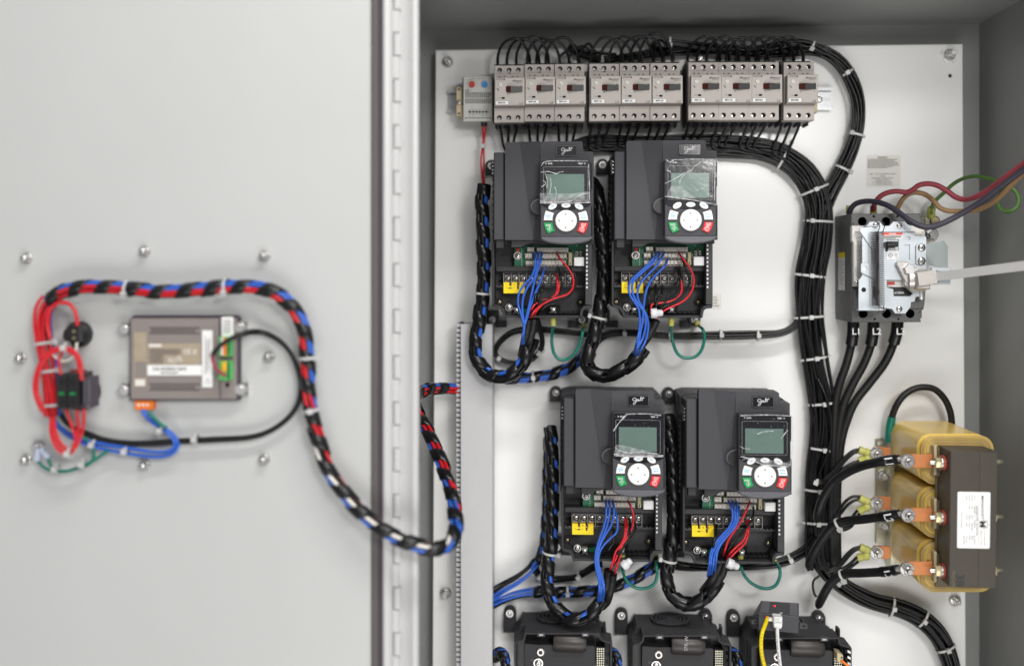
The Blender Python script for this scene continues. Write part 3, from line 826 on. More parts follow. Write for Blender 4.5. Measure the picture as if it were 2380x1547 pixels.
for x in (557, 708): a = CK((x, 978)); mb.ptext('E' if x < 600 else 'O', a[0], a[1], d1 + .0004, 3.4, 'ink_black')
for cx in (560, 712):
    for k in range(7):
        an = R(-210 + 40 * k + 90); a = CK((cx + 55 * math.sin(an), 712 - 55 * math.cos(an))); mb.line([a, (a[0] + 2, a[1])], d1 + .0004, 1.1, 'ink_faint')
build(mb, 'housing', th)
for cx, m in ((560, 'knob_red'), (712, 'knob_blue')):
    a = CK((cx, 712)); mb = MB(); mb.lathe(at(a[0], a[1], d1 + .0002), (0, -1, 0), [(0, .0047), (.0025, .0047), (.003, .0042)], m, 22)
    mb.line([(a[0] - 3, a[1] + 3.5), (a[0] + 3, a[1] - 3.5)], d1 + .0034, 1.0, 'ink_black'); build(mb, 'dial', th)
tw = thing('thermostat_wire_pair', 'pair of thin red wires hanging from the thermostat into the left harness', 'wire', at(1124, 283, .03))
for k, q in enumerate(([(1120, 285, .04), (1121, 300, .035), (1122.5, 322), (1121, 342), (1117.5, 372), (1118.5, 395), (1122, 428)], [(1129, 285, .04), (1128, 300, .035), (1125, 322), (1123.5, 342), (1124.5, 372), (1123.5, 395), (1125, 428)])):
    mb = MB(); mb.tube(path(q, .028), .0015, 'wire_red', 8); mb.tube(path([q[0], (q[1][0], 293, .037)], .03), .0023, 'black_plastic', 8); build(mb, 'wire', tw)
P = at(1122, 341, .028); build(tie_mesh(P, Vector((0, 0, 1)), Vector((1, 0, 0)), Vector((0, -1, 0)), .0035, .0026, .003, head=.5, tail=False), 'cable_tie', tw)

# breakers ---------------------------------------------------------------
names = ['MSP10A', 'MSP10B', 'MSP11A', 'MSP11B', 'MSP12A', 'MSP12B', 'MSP13A', 'MSP13B', 'MSP20A', 'MSP20B']
L0 = [1148.5, 1218.5, 1288.6, 1369, 1439.6, 1510.6, 1599.3, 1669.2, 1738.9, 1820.8]
T0 = [152.8, 150.2, 149.5, 148.6, 147.6, 147.2, 145.4, 145.2, 145.0, 145.2]
ordn = ['first', 'second', 'third', 'fourth', 'fifth', 'sixth', 'seventh', 'eighth', 'ninth', 'tenth']
o = at(1182, 240, 0)
br = thing('circuit_breaker', 'x', 'circuit breaker', o, 'grey motor breakers in a row on the rail')
dF, dR = .080, .096
holes = []
for cx, cy in ((1160.9, 163.6), (1182.7, 163.3), (1204.2, 163), (1160.2, 273.9), (1182.1, 273.9), (1203.7, 273.7)):
    holes.append((circ(cx, cy, 5.6, 18), .009, 'ink_black', 'breaker_dim'))
mb = MB()
mb.pp([(1148.6, 152.8), (1217, 152.6), (1217.4, 285.3), (1148, 285.6)], .062, dF, 'breaker_grey', .0006, holes)
for x in (888, 945, 1045, 1100): a = CK((x, 616)); mb.pp(rect(a[0] - 2, a[1] - .6, a[0] + 2, a[1] + 1), dF, dF + .0006, 'void_black')
mb.line([(1150, 172), (1216, 171.7)], dF + .0002, .5, 'breaker_dim'); mb.line([(1180, 171), (1187, 171)], dF + .0003, 1.8, 'ink_black')
mb.pp([(1149.5, 245), (1217, 244.8), (1217, 250.5), (1149.5, 250.8)], dF, dF + .004, 'breaker_dim')
build(mb, 'body', br)
mb = MB()
sx = lambda r4: CR(*r4)
hs = [(CR(962, 734, 1161, 802), .004, 'void_black', 'black_plastic'), (CR(911, 861, 949, 884), .003, 'void_black', 'black_plastic')]
mb.pp([(1149.8, 181.3), (1218.6, 180.9), (1219, 245), (1149.3, 245.6)], dF - .001, dR, 'breaker_grey', .0007, hs)
mb.pp(CR(848, 632, 948, 662), dR + .0001, dR + .0005, 'breaker_dim'); a = CK((945, 652)); mb.pp(circ(a[0], a[1], 1.6, 8), dR + .0006, dR + .0009, 'ink_black')
a = CK((1101, 668)); mb.ptext('Metasol', a[0], a[1], dR + .0004, 5.0, 'ink_faint', 22.5, bold=True, shear=.25)
a = CK((1118, 692)); mb.ptext('MMS-32S', a[0], a[1], dR + .0004, 3.0, 'ink_faint', 14.5)
a = CK((1141, 940)); mb.ptext('LS', a[0], a[1], dR + .0004, 4.6, 'ink_faint', 8, bold=True, shear=.25)
a = CK((986, 821)); mb.line(circ(a[0], a[1], 1.7, 12) + circ(a[0], a[1], 1.7, 12)[:1], dR + .0004, .7, 'ink_black')
a = CK((1143, 821)); mb.line([(a[0], a[1] - 2), (a[0], a[1] + 2)], dR + .0004, .8, 'ink_faint')
for x, y in ((988, 725), (1143, 725)): a = CK((x, y)); mb.line([(a[0] - 2.2, a[1]), (a[0] + 2.2, a[1])], dR + .0004, 1.4, 'ink_faint')
for x, y in ((860, 760), (872, 778), (886, 872)): a = CK((x, y)); mb.line([(a[0] - 2, a[1]), (a[0] + 2, a[1])], dR + .0004, 1.3, 'ink_faint')
a = CK((868, 776)); mb.line([(a[0] - 1, a[1] - 2), (a[0] + 2.5, a[1] + 1.5)], dR + .0005, 1.2, 'ink_black')
mb.line([CK((1003, 925)), CK((1003, 950))], dR + .0004, .6, 'ink_faint')
build(mb, 'front_cover', br)
mb = MB(); hs = []
mb.pp([(1148.3, 150.2), (1217.2, 150), (1217.2, 286), (1148, 286.3)], .0095, .0615, 'base_black', .0004)
for k in range(4): mb.pp(rect(1150 + 21.3 * k, 286.4, 1153.5 + 21.3 * k, 297), .02, .05, 'base_black', .0004)
mb.pp(rect(1150, 286.4, 1217, 290), .012, .058, 'black_plastic')
build(mb, 'rear_housing', br)
mb = MB()
A = [at(*CK(p), d) for p, d in (((963, 737), dR + .0006), ((1020, 728), dR + .007), ((1160, 737), dR + .0008), ((1160, 800), dR + .0008), ((1020, 800), dR + .007), ((963, 800), dR + .0006))]
mb.add([A[0], A[1], A[4], A[5]], [(3, 2, 1, 0)], 'toggle_red'); mb.add([A[1], A[2], A[3], A[4]], [(3, 2, 1, 0)], 'toggle_grey')
B = [q + Vector((0, .006, 0)) for q in A]
mb.add([A[0], A[1], A[2], B[0], B[1], B[2]], [(0, 1, 4, 3), (1, 2, 5, 4)], 'black_plastic'); mb.add([A[5], A[4], A[3], B[5], B[4], B[3]], [(0, 3, 4, 1), (1, 4, 5, 2)], 'black_plastic')
build(mb, 'rocker_switch', br)
mb = MB(); a = CK((895, 712)); mb.lathe(at(a[0], a[1], dR + .0001), (0, -1, 0), [(0, .0028), (.0012, .0028), (.0015, .0024)], 'dial_cream', 18)
mb.line([(a[0] - 2, a[1] + 2), (a[0] + 2, a[1] - 2)], dR + .0018, .7, 'ink_faint'); build(mb, 'setting_dial', br)
for cx, cy, r_ in ((1160.9, 163.6, 1), (1182.7, 163.3, 1), (1204.2, 163, 1), (1160.2, 273.9, 2), (1182.1, 273.9, 2), (1203.7, 273.7, 2)):
    mb = MB(); c = at(cx - .4, cy + 2.4, dF - .0082); mb.lathe(c, (0, -1, 0), [(-.0005, .0023), (.0006, .0023), (.0009, .0016)], 'pale_steel', 14)
    q = c + Vector((0, -.0011, 0)); mb.add([q + Vector((x, 0, z)) for x, z in ((-.0018, -.0004), (.0018, -.0004), (.0018, .0004), (-.0018, .0004))], [(0, 1, 2, 3)], 'ink_black'); build(mb, 'terminal_screw', br)
BRK = []
for k in range(10):
    lab = 'grey breaker with red and grey rocker, %s from the left in the row, tag %s' % (ordn[k], names[k])
    d = (at(L0[k], T0[k], dF) - at(L0[0], T0[0], dF))
    if k == 0: b = br; b['label'] = lab
    else: b = clone(br, d, lab)
    BRK.append((b, d))
for k, (b, d) in enumerate(BRK):
    mb = MB(); mb.pp([CK(p) for p in ((842, 912), (988, 908), (992, 948), (840, 952))], dR + .0002, dR + .0009, 'label_white', .0002)
    a = CK((913, 930)); mb.ptext(names[k], a[0], a[1], dR + .0012, 4.0, 'ink_black', 17, bold=True)
    mb.v = [q + d for q in mb.v]
    build(mb, 'marker_tag', b)
# terminal positions of breaker k (survey)
def term(k, j, top=True):
    w = at(1160.5 + 21.6 * j, 151 if top else 289, .045) + BRK[k][1]
    return w
def arc_wire(P, r, m, label, group, n=8):
    mb = MB(); mb.tube(cat_rom(P, 8), r, m, n); return build(mb, 'black_wire', None, label, 'wire', group)
rnd = random.Random(11)
jn = ['left', 'middle', 'right']
GT = 'black jumper wires arching over the breakers'
for a, b in ((0, 1), (1, 2), (3, 4), (4, 5), (6, 7), (7, 8), (8, 9)):
    for j in range(3):
        A, B = term(a, j) + Vector((-.003, 0, -.004)), term(b, j) + Vector((.002, 0, -.004))
        h = .036 + rnd.uniform(-.002, .003) + (.004 if j == 2 else 0) + (-.004 if a in (6, 7, 8) else 0); out = Vector((0, -.012 - .006 * rnd.random() - (.008 if a % 2 == 0 else 0), 0))
        M = A.lerp(B, .5) + out + Vector((rnd.uniform(-.003, .003), 0, 0))
        arc_wire([A, A + Vector((.0015, out.y * .3, h * .5)), A.lerp(B, .22) + out * .8 + Vector((0, 0, h * .9)), M + Vector((0, 0, h * 1.04)), A.lerp(B, .78) + out * .8 + Vector((0, 0, h * .86)), B + Vector((-.002, out.y * .3, h * .45)), B], .0021, 'wire_black',
                 'black jumper arching from the %s top terminal of the %s breaker to the next' % (jn[j], ordn[a]), GT)
GF = 'black feed wires dropping into the breakers'
for k, us in ((2, (1345, 1352, 1360)), (5, (1570, 1563, 1555)), (9, (1850, 1862, 1874))):
    for j in range(3):
        A = term(k, j) + Vector((.004, .004, -.004)); s_ = 1 if k == 2 else -1
        Q = at(us[j] + (26 if k == 2 else -46), 122 if k == 2 else 110, .03)
        arc_wire([A, A + Vector((-.001, 0, .016)), A.lerp(Q, .5) + Vector((0, 0, .016 + .004 * j)), Q, Q + Vector((.03, .006, -.002))], .0021, 'wire_black',
                 'black feed wire from the top bundle into the %s top terminal of the %s breaker' % (jn[j], ordn[k]), GF)
GB = 'black wires leaving the bottom of the breakers'
for k in range(10):
    for j in range(3):
        A = term(k, j, False) + Vector((-.001, 0, .004))
        dx = (.004 - .004 * j, .001, -.004)[0] if k == 0 else -.002 + .0015 * rnd.random()
        if k == 0: dx = (.008, .001, -.006)[j]
        lean = (.003, 0.0, -.006)[j] if k in (1, 2) else -.003 - .0035 * j
        if k == 0: lean = dx
        L = .034 + rnd.uniform(0, .008) + (.02 if k > 6 else 0)
        B = A + Vector((lean, .012, -L))
        ub = 1313 + B.x / px(.02)
        def bz(u):
            T_ = [(1100, 345), (1335, 343), (1640, 340), (1720, 344), (1790, 353), (1845, 381), (1884, 426), (1902, 481), (2100, 700)]
            for (a, va), (b_, vb) in zip(T_, T_[1:]):
                if a <= u <= b_: return va + (vb - va) * (u - a) / (b_ - a)
            return 345
        j_ = rnd.uniform(-4, 7)
        if k > 0:
            B = at(ub, bz(ub) - 9 + j_ * .4, .031)
            Cc = at(ub + 13, bz(ub + 13) + 1 + j_, .030); E_ = at(ub + 58, bz(ub + 58) + j_ * .8, .024)
        else:
            Cc = B + Vector((.014, .014, -.016)); E_ = Cc + Vector((.034, .002, -.002))
        arc_wire([A, A + Vector((lean * .35, .003, -.014)), B, Cc, E_], .0021, 'wire_black', 'black wire from the %s bottom terminal of the %s breaker down to the bundle' % (jn[j], ordn[k]), GB, 7)
# ================================================================== keypad drives (modelled on the upper right one)
A_ = lambda p: (1364.9 + .17268 * p[0], 313.6 + .17268 * p[1])
B_ = lambda p: (1364.9 + .2328 * p[0], 546 + .2328 * p[1])
B1 = lambda p: (1074.5 + .2328 * p[0], 546 + .2328 * p[1]) + tuple(p[2:])
B2 = lambda p: (1364.9 + .2328 * p[0], 546 + .2328 * p[1]) + tuple(p[2:])
B3 = lambda p: (1219.7 + .22526 * p[0], 1132.6 + .22526 * p[1]) + tuple(p[2:])
B4 = lambda p: (1521.8 + .34926 * p[0], 882.8 + .34926 * p[1]) + tuple(p[2:])
def AR(x0, y0, x1, y1): a, b = A_((x0, y0)), A_((x1, y1)); return rect(a[0], a[1], b[0], b[1])
def BR(x0, y0, x1, y1): a, b = B_((x0, y0)), B_((x1, y1)); return rect(a[0], a[1], b[0], b[1])
AP = lambda pts: [A_(p) for p in pts]
BP = lambda pts: [B_(p) for p in pts]
KC = (1604.6, 511.3)
def kpos(u, v): w = at(u, v, .165); return Vector((w.x, 0, w.z))
dv = thing('motor_drive', 'x', 'motor drive', kpos(*KC), 'charcoal motor drives with keypads')
# -- mounting ears + housing
mb = MB()
W = lambda pts, d=.117: P2(pts, d)
body = [(1421, 356), (1440, 351), (1650, 351), (1662, 362), (1662, 566), (1656, 566), (1656, 712), (1654.5, 716), (1640, 717), (1635, 722), (1632.6, 739), (1449, 738), (1446, 727), (1440, 717), (1421, 712)]
mb.plate(W(body), .004, .078, 'base_black', 0, side='charcoal_dark')
# upper shell that carries the cover
mb.plate(W([(1425, 358), (1441, 353), (1652, 353), (1660, 362), (1660, 566), (1425, 566)]), .0781, .118, 'charcoal_dark', .001)
# tray rim
mb.plate(W([(1421, 560), (1426, 560), (1426, 708), (1421, 712)]), .0782, .117, 'charcoal_dark', .0006)
mb.plate(W([(1421, 712.3), (1426, 708), (1442, 712), (1450, 722), (1453, 734), (1448.6, 738.5), (1445.5, 727), (1439, 718)]), .0782, .115, 'charcoal_dark', .0006)
mb.plate(W([(1656, 712), (1650.5, 708), (1636, 711), (1629, 720), (1627, 734), (1632.6, 739), (1635.5, 722), (1641, 717.5), (1654.5, 716)]), .0782, .115, 'charcoal_dark', .0006)
mb.plate(W([(1453.2, 733), (1626.8, 733.5), (1632, 739.3), (1448.8, 738.8)]), .0782, .110, 'charcoal_dark', .0006)
hs = [(W(rect(1642.2, 568 + 9.6 * k, 1646.6, 573.5 + 9.6 * k)), .0012, 'label_white', 'base_black') for k in range(11)]
mb.plate(W([(1640.2, 560), (1656, 560), (1656, 711), (1650.4, 707.8), (1640.2, 707.8)]), .0783, .116, 'base_black', .0005, hs, side='charcoal_dark')
# shelf with the jagged edge below the power terminals
pts = [(1427, 664)]
x = 1427
while x < 1639: pts += [(x, 664), (x, 661.5), (x + 5, 661.5), (x + 5, 664)]; x += 9
pts += [(1639.5, 664), (1639.5, 667), (1427, 667)]
mb.plate(P2([p for i, p in enumerate(pts) if i == 0 or p != pts[i - 1]], .098), .0784, .098, 'base_black')
mb.plate(P2(rect(1427, 618, 1639, 630), .098), .0784, .0975, 'base_black', .0006)
for k in range(14):
    mb.pp(BR(795 + 24 * k, 762 + (k % 2) * 5, 811 + 24 * k, 782), .078, .0965, 'charcoal_dark' if k % 2 else 'void_black')
mb.plate(P2(BP([(440, 700), (900, 700), (900, 790), (440, 790)]), .0786), .0784, .0786, 'void_black')
mb.pp(BR(500, 735, 610, 782), .0787, .082, 'pcb_green')
mb.pp(BR(272, 440, 322, 470), .0784, .0786, 'void_black')
build(mb, 'housing', dv)
for sx, sy, fl in ((1399.4, 384.4, 1), (1597, 384.4, -1), (1402, 741.6, 1), (1612, 742, -1)):
    w = Vector(at(sx, sy, .004)) ; x0, z0_ = w.x, w.z
    mb = MB(); r_ = .0095
    q = [(x0 + r_ * math.cos(R(a)), z0_ + r_ * math.sin(R(a))) for a in range(0, 181, 20)] + [(x0 - r_, z0_ - .014), (x0 + r_, z0_ - .014)]
    if sy > 500: q = [(a, 2 * z0_ - b) for a, b in q]
    mb.plate(q, .0005, .012, 'charcoal_dark', .001)
    mb.plate([(x0 + fl * .004, z0_ - .012), (x0 + fl * .022, z0_ - .012), (x0 + fl * .022, z0_ - .002), (x0 + fl * .012, z0_ - .002)], .0006, .014, 'charcoal_dark')
    f = build(mb, 'mounting_ear', dv)
    mb = MB(); screw(mb, Vector((x0, -.0122, z0_)), .0036, 'chrome', washer=.0054); build(mb, 'screw', f)
# vent ribs + indicator pins on the left flank
mb = MB()
for k in range(13):
    c = Vector((at(1421, 400, .117).x - .0008, -.06, at(1421, 380, .117).z - .0095 * k)); mb.box(c, (.002, 0, 0), (0, .055, .022), (0, .0, .003), 'base_black')
build(mb, 'vent_louvre', dv)
mb = MB(); mb.pp(AR(313, 335, 362, 535), .100, .122, 'black_plastic', .0006)
for k in range(4): a = A_((343, 362 + 48 * k)); mb.lathe(at(a[0], a[1], .1222), (0, -1, 0), [(0, .0017), (.0016, .0016), (.0024, .0009)], 'chrome', 10)
build(mb, 'pin_block', dv)
# -- cover
mb = MB()
mb.pp(AP([(362, 232), (375, 222), (500, 222), (500, 1405), (362, 1405)]), .1185, .131, 'charcoal', .0012)
mb.pp(AP([(500, 225), (527, 225), (527, 1400), (500, 1400)]), .1185, .122, 'black_plastic')
fa, fb = .137, .1455
out = [(1455.6, 331, fa), (1458, 328.3, fa), (1489.5, 327, fa), (1540.5, 326.5, fb), (1636, 325.8, fb), (1639.5, 328, fb), (1641, 347, fb), (1644, 349.5, fb), (1661, 349.9, fb), (1664.5, 352, fb), (1665, 557, fb), (1540.5, 557, fb), (1521.5, 556.5, fa), (1455.6, 556.2, fa)]
V = [at(u, v, d) for u, v, d in out]; n = len(V)
Bk = [Vector((q.x + (.0 if 0 < i < 99 else 0), -.1186, q.z)) for i, q in enumerate(V)]
mb.add(V, [(13, 12, 2, 1, 0), (12, 11, 3, 2), (11, 10, 9, 8, 7, 6, 5, 4, 3)], 'charcoal')
mb.add(V + Bk, [(i, (i + 1) % n, n + (i + 1) % n, n + i) for i in range(n)], 'charcoal')
# hinge tabs under the cover
mb.pp(AP([(390, 1406), (497, 1406), (497, 1517), (390, 1517)]), .112, .127, 'charcoal_dark', .0006)
mb.pp(AP([(603, 1400), (1045, 1400), (1045, 1440), (910, 1440), (820, 1458), (728, 1508), (603, 1508)]), .112, .132, 'charcoal_dark', .0006)
build(mb, 'cover', dv)
mb = MB(); q = []
for k in range(13): an = R(90 + 15 * k); q.append((1544 + 26.5 * math.cos(an), 478.5 + 20 * math.sin(an)))
mb.pp(q, .1457, .1475, 'charcoal_light', .0006); q2 = [(1544 + (u - 1544) * .9, 478.5 + (v - 478.5) * .9 + .8) for u, v in q]
mb.pp(q2, .1476, .1479, 'black_plastic'); build(mb, 'thumb_recess', dv)  # flat black plate paints the shade inside the thumb recess
# logo plate
mb = MB(); mb.pp([A_(p) for p in rrect(1232, 127, 1523, 272, 10)], .1457, .1475, 'bezel_black', .0004)
d = .1478
lg = [[(1352, 172), (1335, 162), (1312, 168), (1303, 185), (1312, 200), (1335, 196), (1352, 180), (1350, 205), (1340, 235), (1325, 250), (1311, 246), (1316, 230), (1340, 215), (1368, 200)],
      [(1384, 183), (1372, 180), (1362, 192), (1366, 203), (1378, 200), (1386, 184), (1386, 200), (1394, 202), (1408, 180), (1418, 155), (1412, 153), (1405, 190), (1412, 199), (1424, 186)],
      [(1446, 148), (1430, 192), (1440, 198)], [(1416, 172), (1460, 162)], [(1303, 185), (1450, 180)][:0]]
for s_ in lg:
    if len(s_) > 1: mb.line([A_((p.x, p.y)) for p in cat_rom([Vector((a, b, 0)) for a, b in s_], 4)], d, .95, 'ink_white')
mb.line([A_(p) for p in rrect(1238, 133, 1517, 266, 6)] + [A_((1517 - 6, 133))], d, .35, 'ink_grey')
build(mb, 'logo_plate', dv)
# -- keypad
kp = MB()
kp.pp([A_(p) for p in rrect(1040, 323, 1732, 1362, 24)], .1457, .1645, 'charcoal', .0008)
lip = [(1543.5, 547), (1666, 547)] + [(1604.8 + 62 * math.cos(R(a)), 550 + 16.5 * math.sin(R(a))) for a in range(8, 173, 11)]
kp.pp(lip, .1456, .1642, 'charcoal_light', .0018)
kp.pp(AP([(1735, 360), (1744, 360), (1744, 690), (1735, 690)]), .1457, .160, 'charcoal_dark'); kp.pp(AP([(1735, 940), (1750, 940), (1750, 1410), (1735, 1410)]), .1457, .158, 'charcoal_dark')
key = build(kp, 'keypad', dv)
mb = MB()
bz = [(1052, 345), (1062, 332), (1712, 332), (1726, 345), (1726, 880)] + [(1388 + 352 * math.cos(R(a)), 900 + 100 * math.sin(R(a))) for a in range(15, 166, 10)] + [(1052, 880)]
mb.pp(AP(bz), .1646, .1654, 'bezel_black', .0003)
fr = rrect(1083, 417, 1685, 868, 22); mb.line([A_(p) for p in fr] + [A_(fr[0])], .1657, .55, 'ink_grey')
for t_, x in (('RUN', 1175), ('TRIP', 1585)): a = A_((x, 374)); mb.ptext(t_, a[0], a[1], .1657, 3.6, 'ink_white', 9.6 if t_ == 'RUN' else 10.5, bold=True)
for x in (1118, 1645): a = A_((x, 372)); mb.pp(circ(a[0], a[1], 1.9, 12), .1655, .1659, 'ink_grey')
build(mb, 'bezel', key)
mb = MB(); mb.pp(AR(1125, 514, 1637, 846), .1655, .1658, 'lcd'); build(mb, 'screen', key)
for cx, rot in ((1208, -28), (1390, 0), (1567, 28)):
    mb = MB(); a = A_((cx, 950 if rot else 936)); mb.pp(circ(a[0], a[1], 11, 22, 6.6 if rot else 5.8, R(rot)), .1655, .1672, 'key_white', .0005)
    c_, s__ = math.cos(R(rot)), math.sin(R(rot)); mb.line([(a[0] - 3.2 * c_, a[1] - 3.2 * s__), (a[0] + 3.2 * c_, a[1] + 3.2 * s__)], .1674, 2.4, 'ink_blue'); build(mb, 'soft_key', key)
def keyb(pts, m, lab=None):
    mb = MB(); mb.pp(AP(pts), .1646, .1668, m, .0006); return mb
def arcp(p0, p1, c, n=5):   # key edge that follows the dial
    a0 = math.atan2(p0[1] - c[1], p0[0] - c[0]); a1 = math.atan2(p1[1] - c[1], p1[0] - c[0])
    if a1 - a0 > PI: a1 -= 2 * PI
    if a0 - a1 > PI: a1 += 2 * PI
    r0 = math.hypot(p0[0] - c[0], p0[1] - c[1]); r1 = math.hypot(p1[0] - c[0], p1[1] - c[1])
    return [(c[0] + (r0 + (r1 - r0) * k / n) * math.cos(a0 + (a1 - a0) * k / n), c[1] + (r0 + (r1 - r0) * k / n) * math.sin(a0 + (a1 - a0) * k / n)) for k in range(n + 1)]
DC = (1388, 1147)
qj = [(1085, 1140), (1092, 1080), (1110, 1018), (1122, 1010)] + arcp((1226, 1042), (1205, 1140), DC)
mb = keyb(qj, 'key_white'); a = A_((1150, 1068)); mb.ptext('QUICK', a[0], a[1], .167, 4.0, 'ink_blue', 14, bold=True); a = A_((1150, 1100)); mb.ptext('JOG', a[0], a[1], .167, 4.0, 'ink_blue', 9.5, bold=True); mb.line([A_((1108, 1086)), A_((1190, 1086))], .167, .7, 'ink_blue')
build(mb, 'quick_jog_key', key)
mb = keyb([(2 * 1388 - x, y) for x, y in qj], 'key_white'); a = A_((1622, 1066)); mb.ptext('Enter', a[0], a[1], .167, 4.4, 'ink_blue', 13, bold=True)
mb.line([A_(p) for p in ((1660, 1082), (1660, 1103), (1605, 1103))], .167, 1.6, 'ink_blue'); mb.pp(AP([(1590, 1103), (1614, 1088), (1614, 1118)]), .1668, .167, 'ink_blue'); build(mb, 'enter_key', key)
rk = [(1085, 1182), (1092, 1172), (1205, 1172)] + arcp((1205, 1172), (1240, 1280), DC)[1:] + [(1150, 1320), (1140, 1316), (1105, 1255)]
mb = keyb(rk, 'key_green'); a = A_((1148, 1208)); mb.ptext('RUN', a[0], a[1], .167, 4.6, 'ink_white', 10.5, bold=True)
mb.line(AP([(1166, 1226), (1196, 1254), (1166, 1284), (1136, 1254), (1166, 1226)]), .167, .9, 'ink_white'); mb.line(AP([(1166, 1238), (1166, 1270)]), .167, 1.0, 'ink_white'); build(mb, 'run_key', key)
mb = keyb([(2 * 1388 - x, y) for x, y in rk], 'key_red'); a = A_((1630, 1196)); mb.ptext('STOP', a[0], a[1], .167, 4.2, 'ink_white', 11, bold=True); a = A_((1628, 1222)); mb.ptext('RST', a[0], a[1], .167, 4.0, 'ink_white', 8, bold=True); mb.line(AP([(1598, 1210), (1660, 1210)]), .167, .5, 'ink_white')
c = circ(1608, 1262, 28, 18); mb.line(AP(c + c[:1]), .167, .9, 'ink_white'); mb.line(AP([(1592, 1250), (1624, 1250), (1608, 1280), (1592, 1250)]), .167, .9, 'ink_white'); build(mb, 'stop_key', key)
mb = MB(); a = A_(DC); r_ = 25.2 * px(.165)
mb.lathe(at(a[0], a[1], .1646), (0, -1, 0), [(0, r_ * 1.06), (.0006, r_ * 1.05), (.0007, r_)], 'base_black', 40)
mb.lathe(at(a[0], a[1], .1650), (0, -1, 0), [(0, r_), (.0022, r_ * .985), (.003, r_ * .95), (.0032, r_ * .8)], 'key_white', 40)
for k in range(4):
    an = PI / 2 * k; dx, dy = math.cos(an), math.sin(an)
    c_ = (DC[0] + 92 * dx, DC[1] + 92 * dy)
    mb.pp(AP([(c_[0] + 14 * dx, c_[1] + 14 * dy), (c_[0] - 16 * dx - 16 * dy, c_[1] - 16 * dy + 16 * dx), (c_[0] - 5 * dx, c_[1] - 5 * dy), (c_[0] - 16 * dx + 16 * dy, c_[1] - 16 * dy - 16 * dx)]), .1682, .1685, 'ink_black')
build(mb, 'navigation_dial', key)
# -- control board and terminals
mb = MB(); mb.pp(BR(447, 92, 1165, 314), .090, .0925, 'pcb_green')
for k in range(8): mb.line([B_((520, 130 + 23 * k)), B_((520, 142 + 23 * k))], .0928, .8, 'ink_white')
rnd = random.Random(8)
for k in range(26):
    x, y = rnd.uniform(1030, 1155), rnd.uniform(96, 205); mb.pp(BR(x, y, x + rnd.uniform(5, 16), y + rnd.uniform(4, 9)), .0925, .094, rnd.choice(('black_plastic', 'terminal_grey', 'ink_faint', 'pcb_green')))
for x in (1068, 1112): mb.pp(BR(x, 160, x + 22, 205), .0925, .097, 'terminal_grey'); mb.pp(BR(x + 6, 170, x + 16, 195), .0971, .0975, 'ink_black')
mb.pp(BR(470, 128, 500, 160), .0925, .098, 'knob_red'); board = build(mb, 'circuit_board', dv)
mb = MB(); a = B_((480, 203)); screw(mb, at(a[0], a[1], .0926), .0042, 'chrome', washer=.0064); build(mb, 'screw', board)
def trow(x0, x1, y0, y1, n, dz):
    mb = MB(); mb.pp(BR(x0, y0, x1, y1), .0926, dz, 'terminal_grey', .0004)
    pit = (x1 - x0) / n
    for k in range(n):
        xc = x0 + pit * (k + .5); a = B_((xc, y0 + (y1 - y0) * .48)); mb.pp(circ(a[0], a[1], 2.7, 10), dz, dz + .0008, 'pale_steel'); mb.line([(a[0] - 2, a[1] + 1.2), (a[0] + 2, a[1] - 1.2)], dz + .001, .6, 'ink_black')
        mb.pp(BR(xc - pit * .34, y1 + 1, xc + pit * .34, y1 + 9), .0926, dz - .003, 'black_plastic')
        mb.line([B_((xc + pit / 2, y0)), B_((xc + pit / 2, y1))], dz + .0003, .5, 'charcoal_dark')
    mb.pp(BR(x0, y1 + 1, x1, y1 + 13), .0926, dz - .004, 'terminal_grey')
    build(mb, 'control_terminal', dv)
trow(683, 1002, 122, 165, 9, .104); trow(655, 985, 182, 226, 9, .1025); trow(640, 975, 250, 296, 9, .101)
trow(585, 656, 116, 158, 2, .104); trow(562, 632, 180, 224, 2, .1025); trow(566, 640, 254, 292, 2, .101)
mb = MB(); mb.pp([B_(p) for p in rrect(1000, 170, 1036, 300, 5)], .0926, .101, 'cream', .0006); mb.pp(BP([(1010, 290), (1017, 262), (1024, 290)]), .1011, .1015, 'ink_black'); build(mb, 'ribbon_socket', dv)
mb = MB(); mb.pp([B_(p) for p in rrect(1060, 216, 1166, 306, 4)], .0926, .108, 'label_white', .0008); build(mb, 'data_socket', dv)
# -- power terminals
mb = MB(); mb.pp(BR(336, 366, 1042, 505), .0787, .084, 'charcoal_light')
for k in range(10):
    x = 338 + 77.8 * k; mb.pp(BR(x, 372, x + 5, 503), .0841, .096, 'terminal_clear')
mb.pp(BR(336, 366, 1042, 378), .0841, .097, 'black_plastic'); mb.pp(BR(345, 494, 1040, 500), .0961, .0968, 'terminal_clear')
build(mb, 'power_terminal_block', dv)
for k in range(9):
    mb = MB(); x = 378 + 78.3 * k; mb.pp(BR(x - 30, 396, x + 30, 478), .0842, .0862, 'mcb_face', .0004); a = B_((x, 434)); screw(mb, at(a[0], a[1], .0863), .0044, 'chrome'); build(mb, 'terminal_screw', dv)
mb = MB(); mb.pp(BP([(341, 470), (400, 470), (400, 506), (422, 506), (422, 470), (478, 470), (478, 506), (504, 506), (504, 470), (556, 470), (556, 580), (341, 580)]), .0905, .0992, 'label_yellow', .0003)
for t_, x in (('+', 371), ('PB', 450)): a = B_((x, 490)); mb.ptext(t_, a[0], a[1], .0995, 2.6, 'ink_black', 2.6 if t_ == '+' else 4.4)
mb.line(BP([(372, 508), (372, 528), (448, 528), (448, 508)]), .0995, .5, 'ink_black'); mb.pp(BP([(397, 522), (423, 522), (423, 534), (397, 534)]), .0993, .0994, 'ink_black'); mb.pp(BP([(478, 506), (498, 506), (498, 528), (488, 545), (478, 528)]), .0993, .0996, 'ink_black')
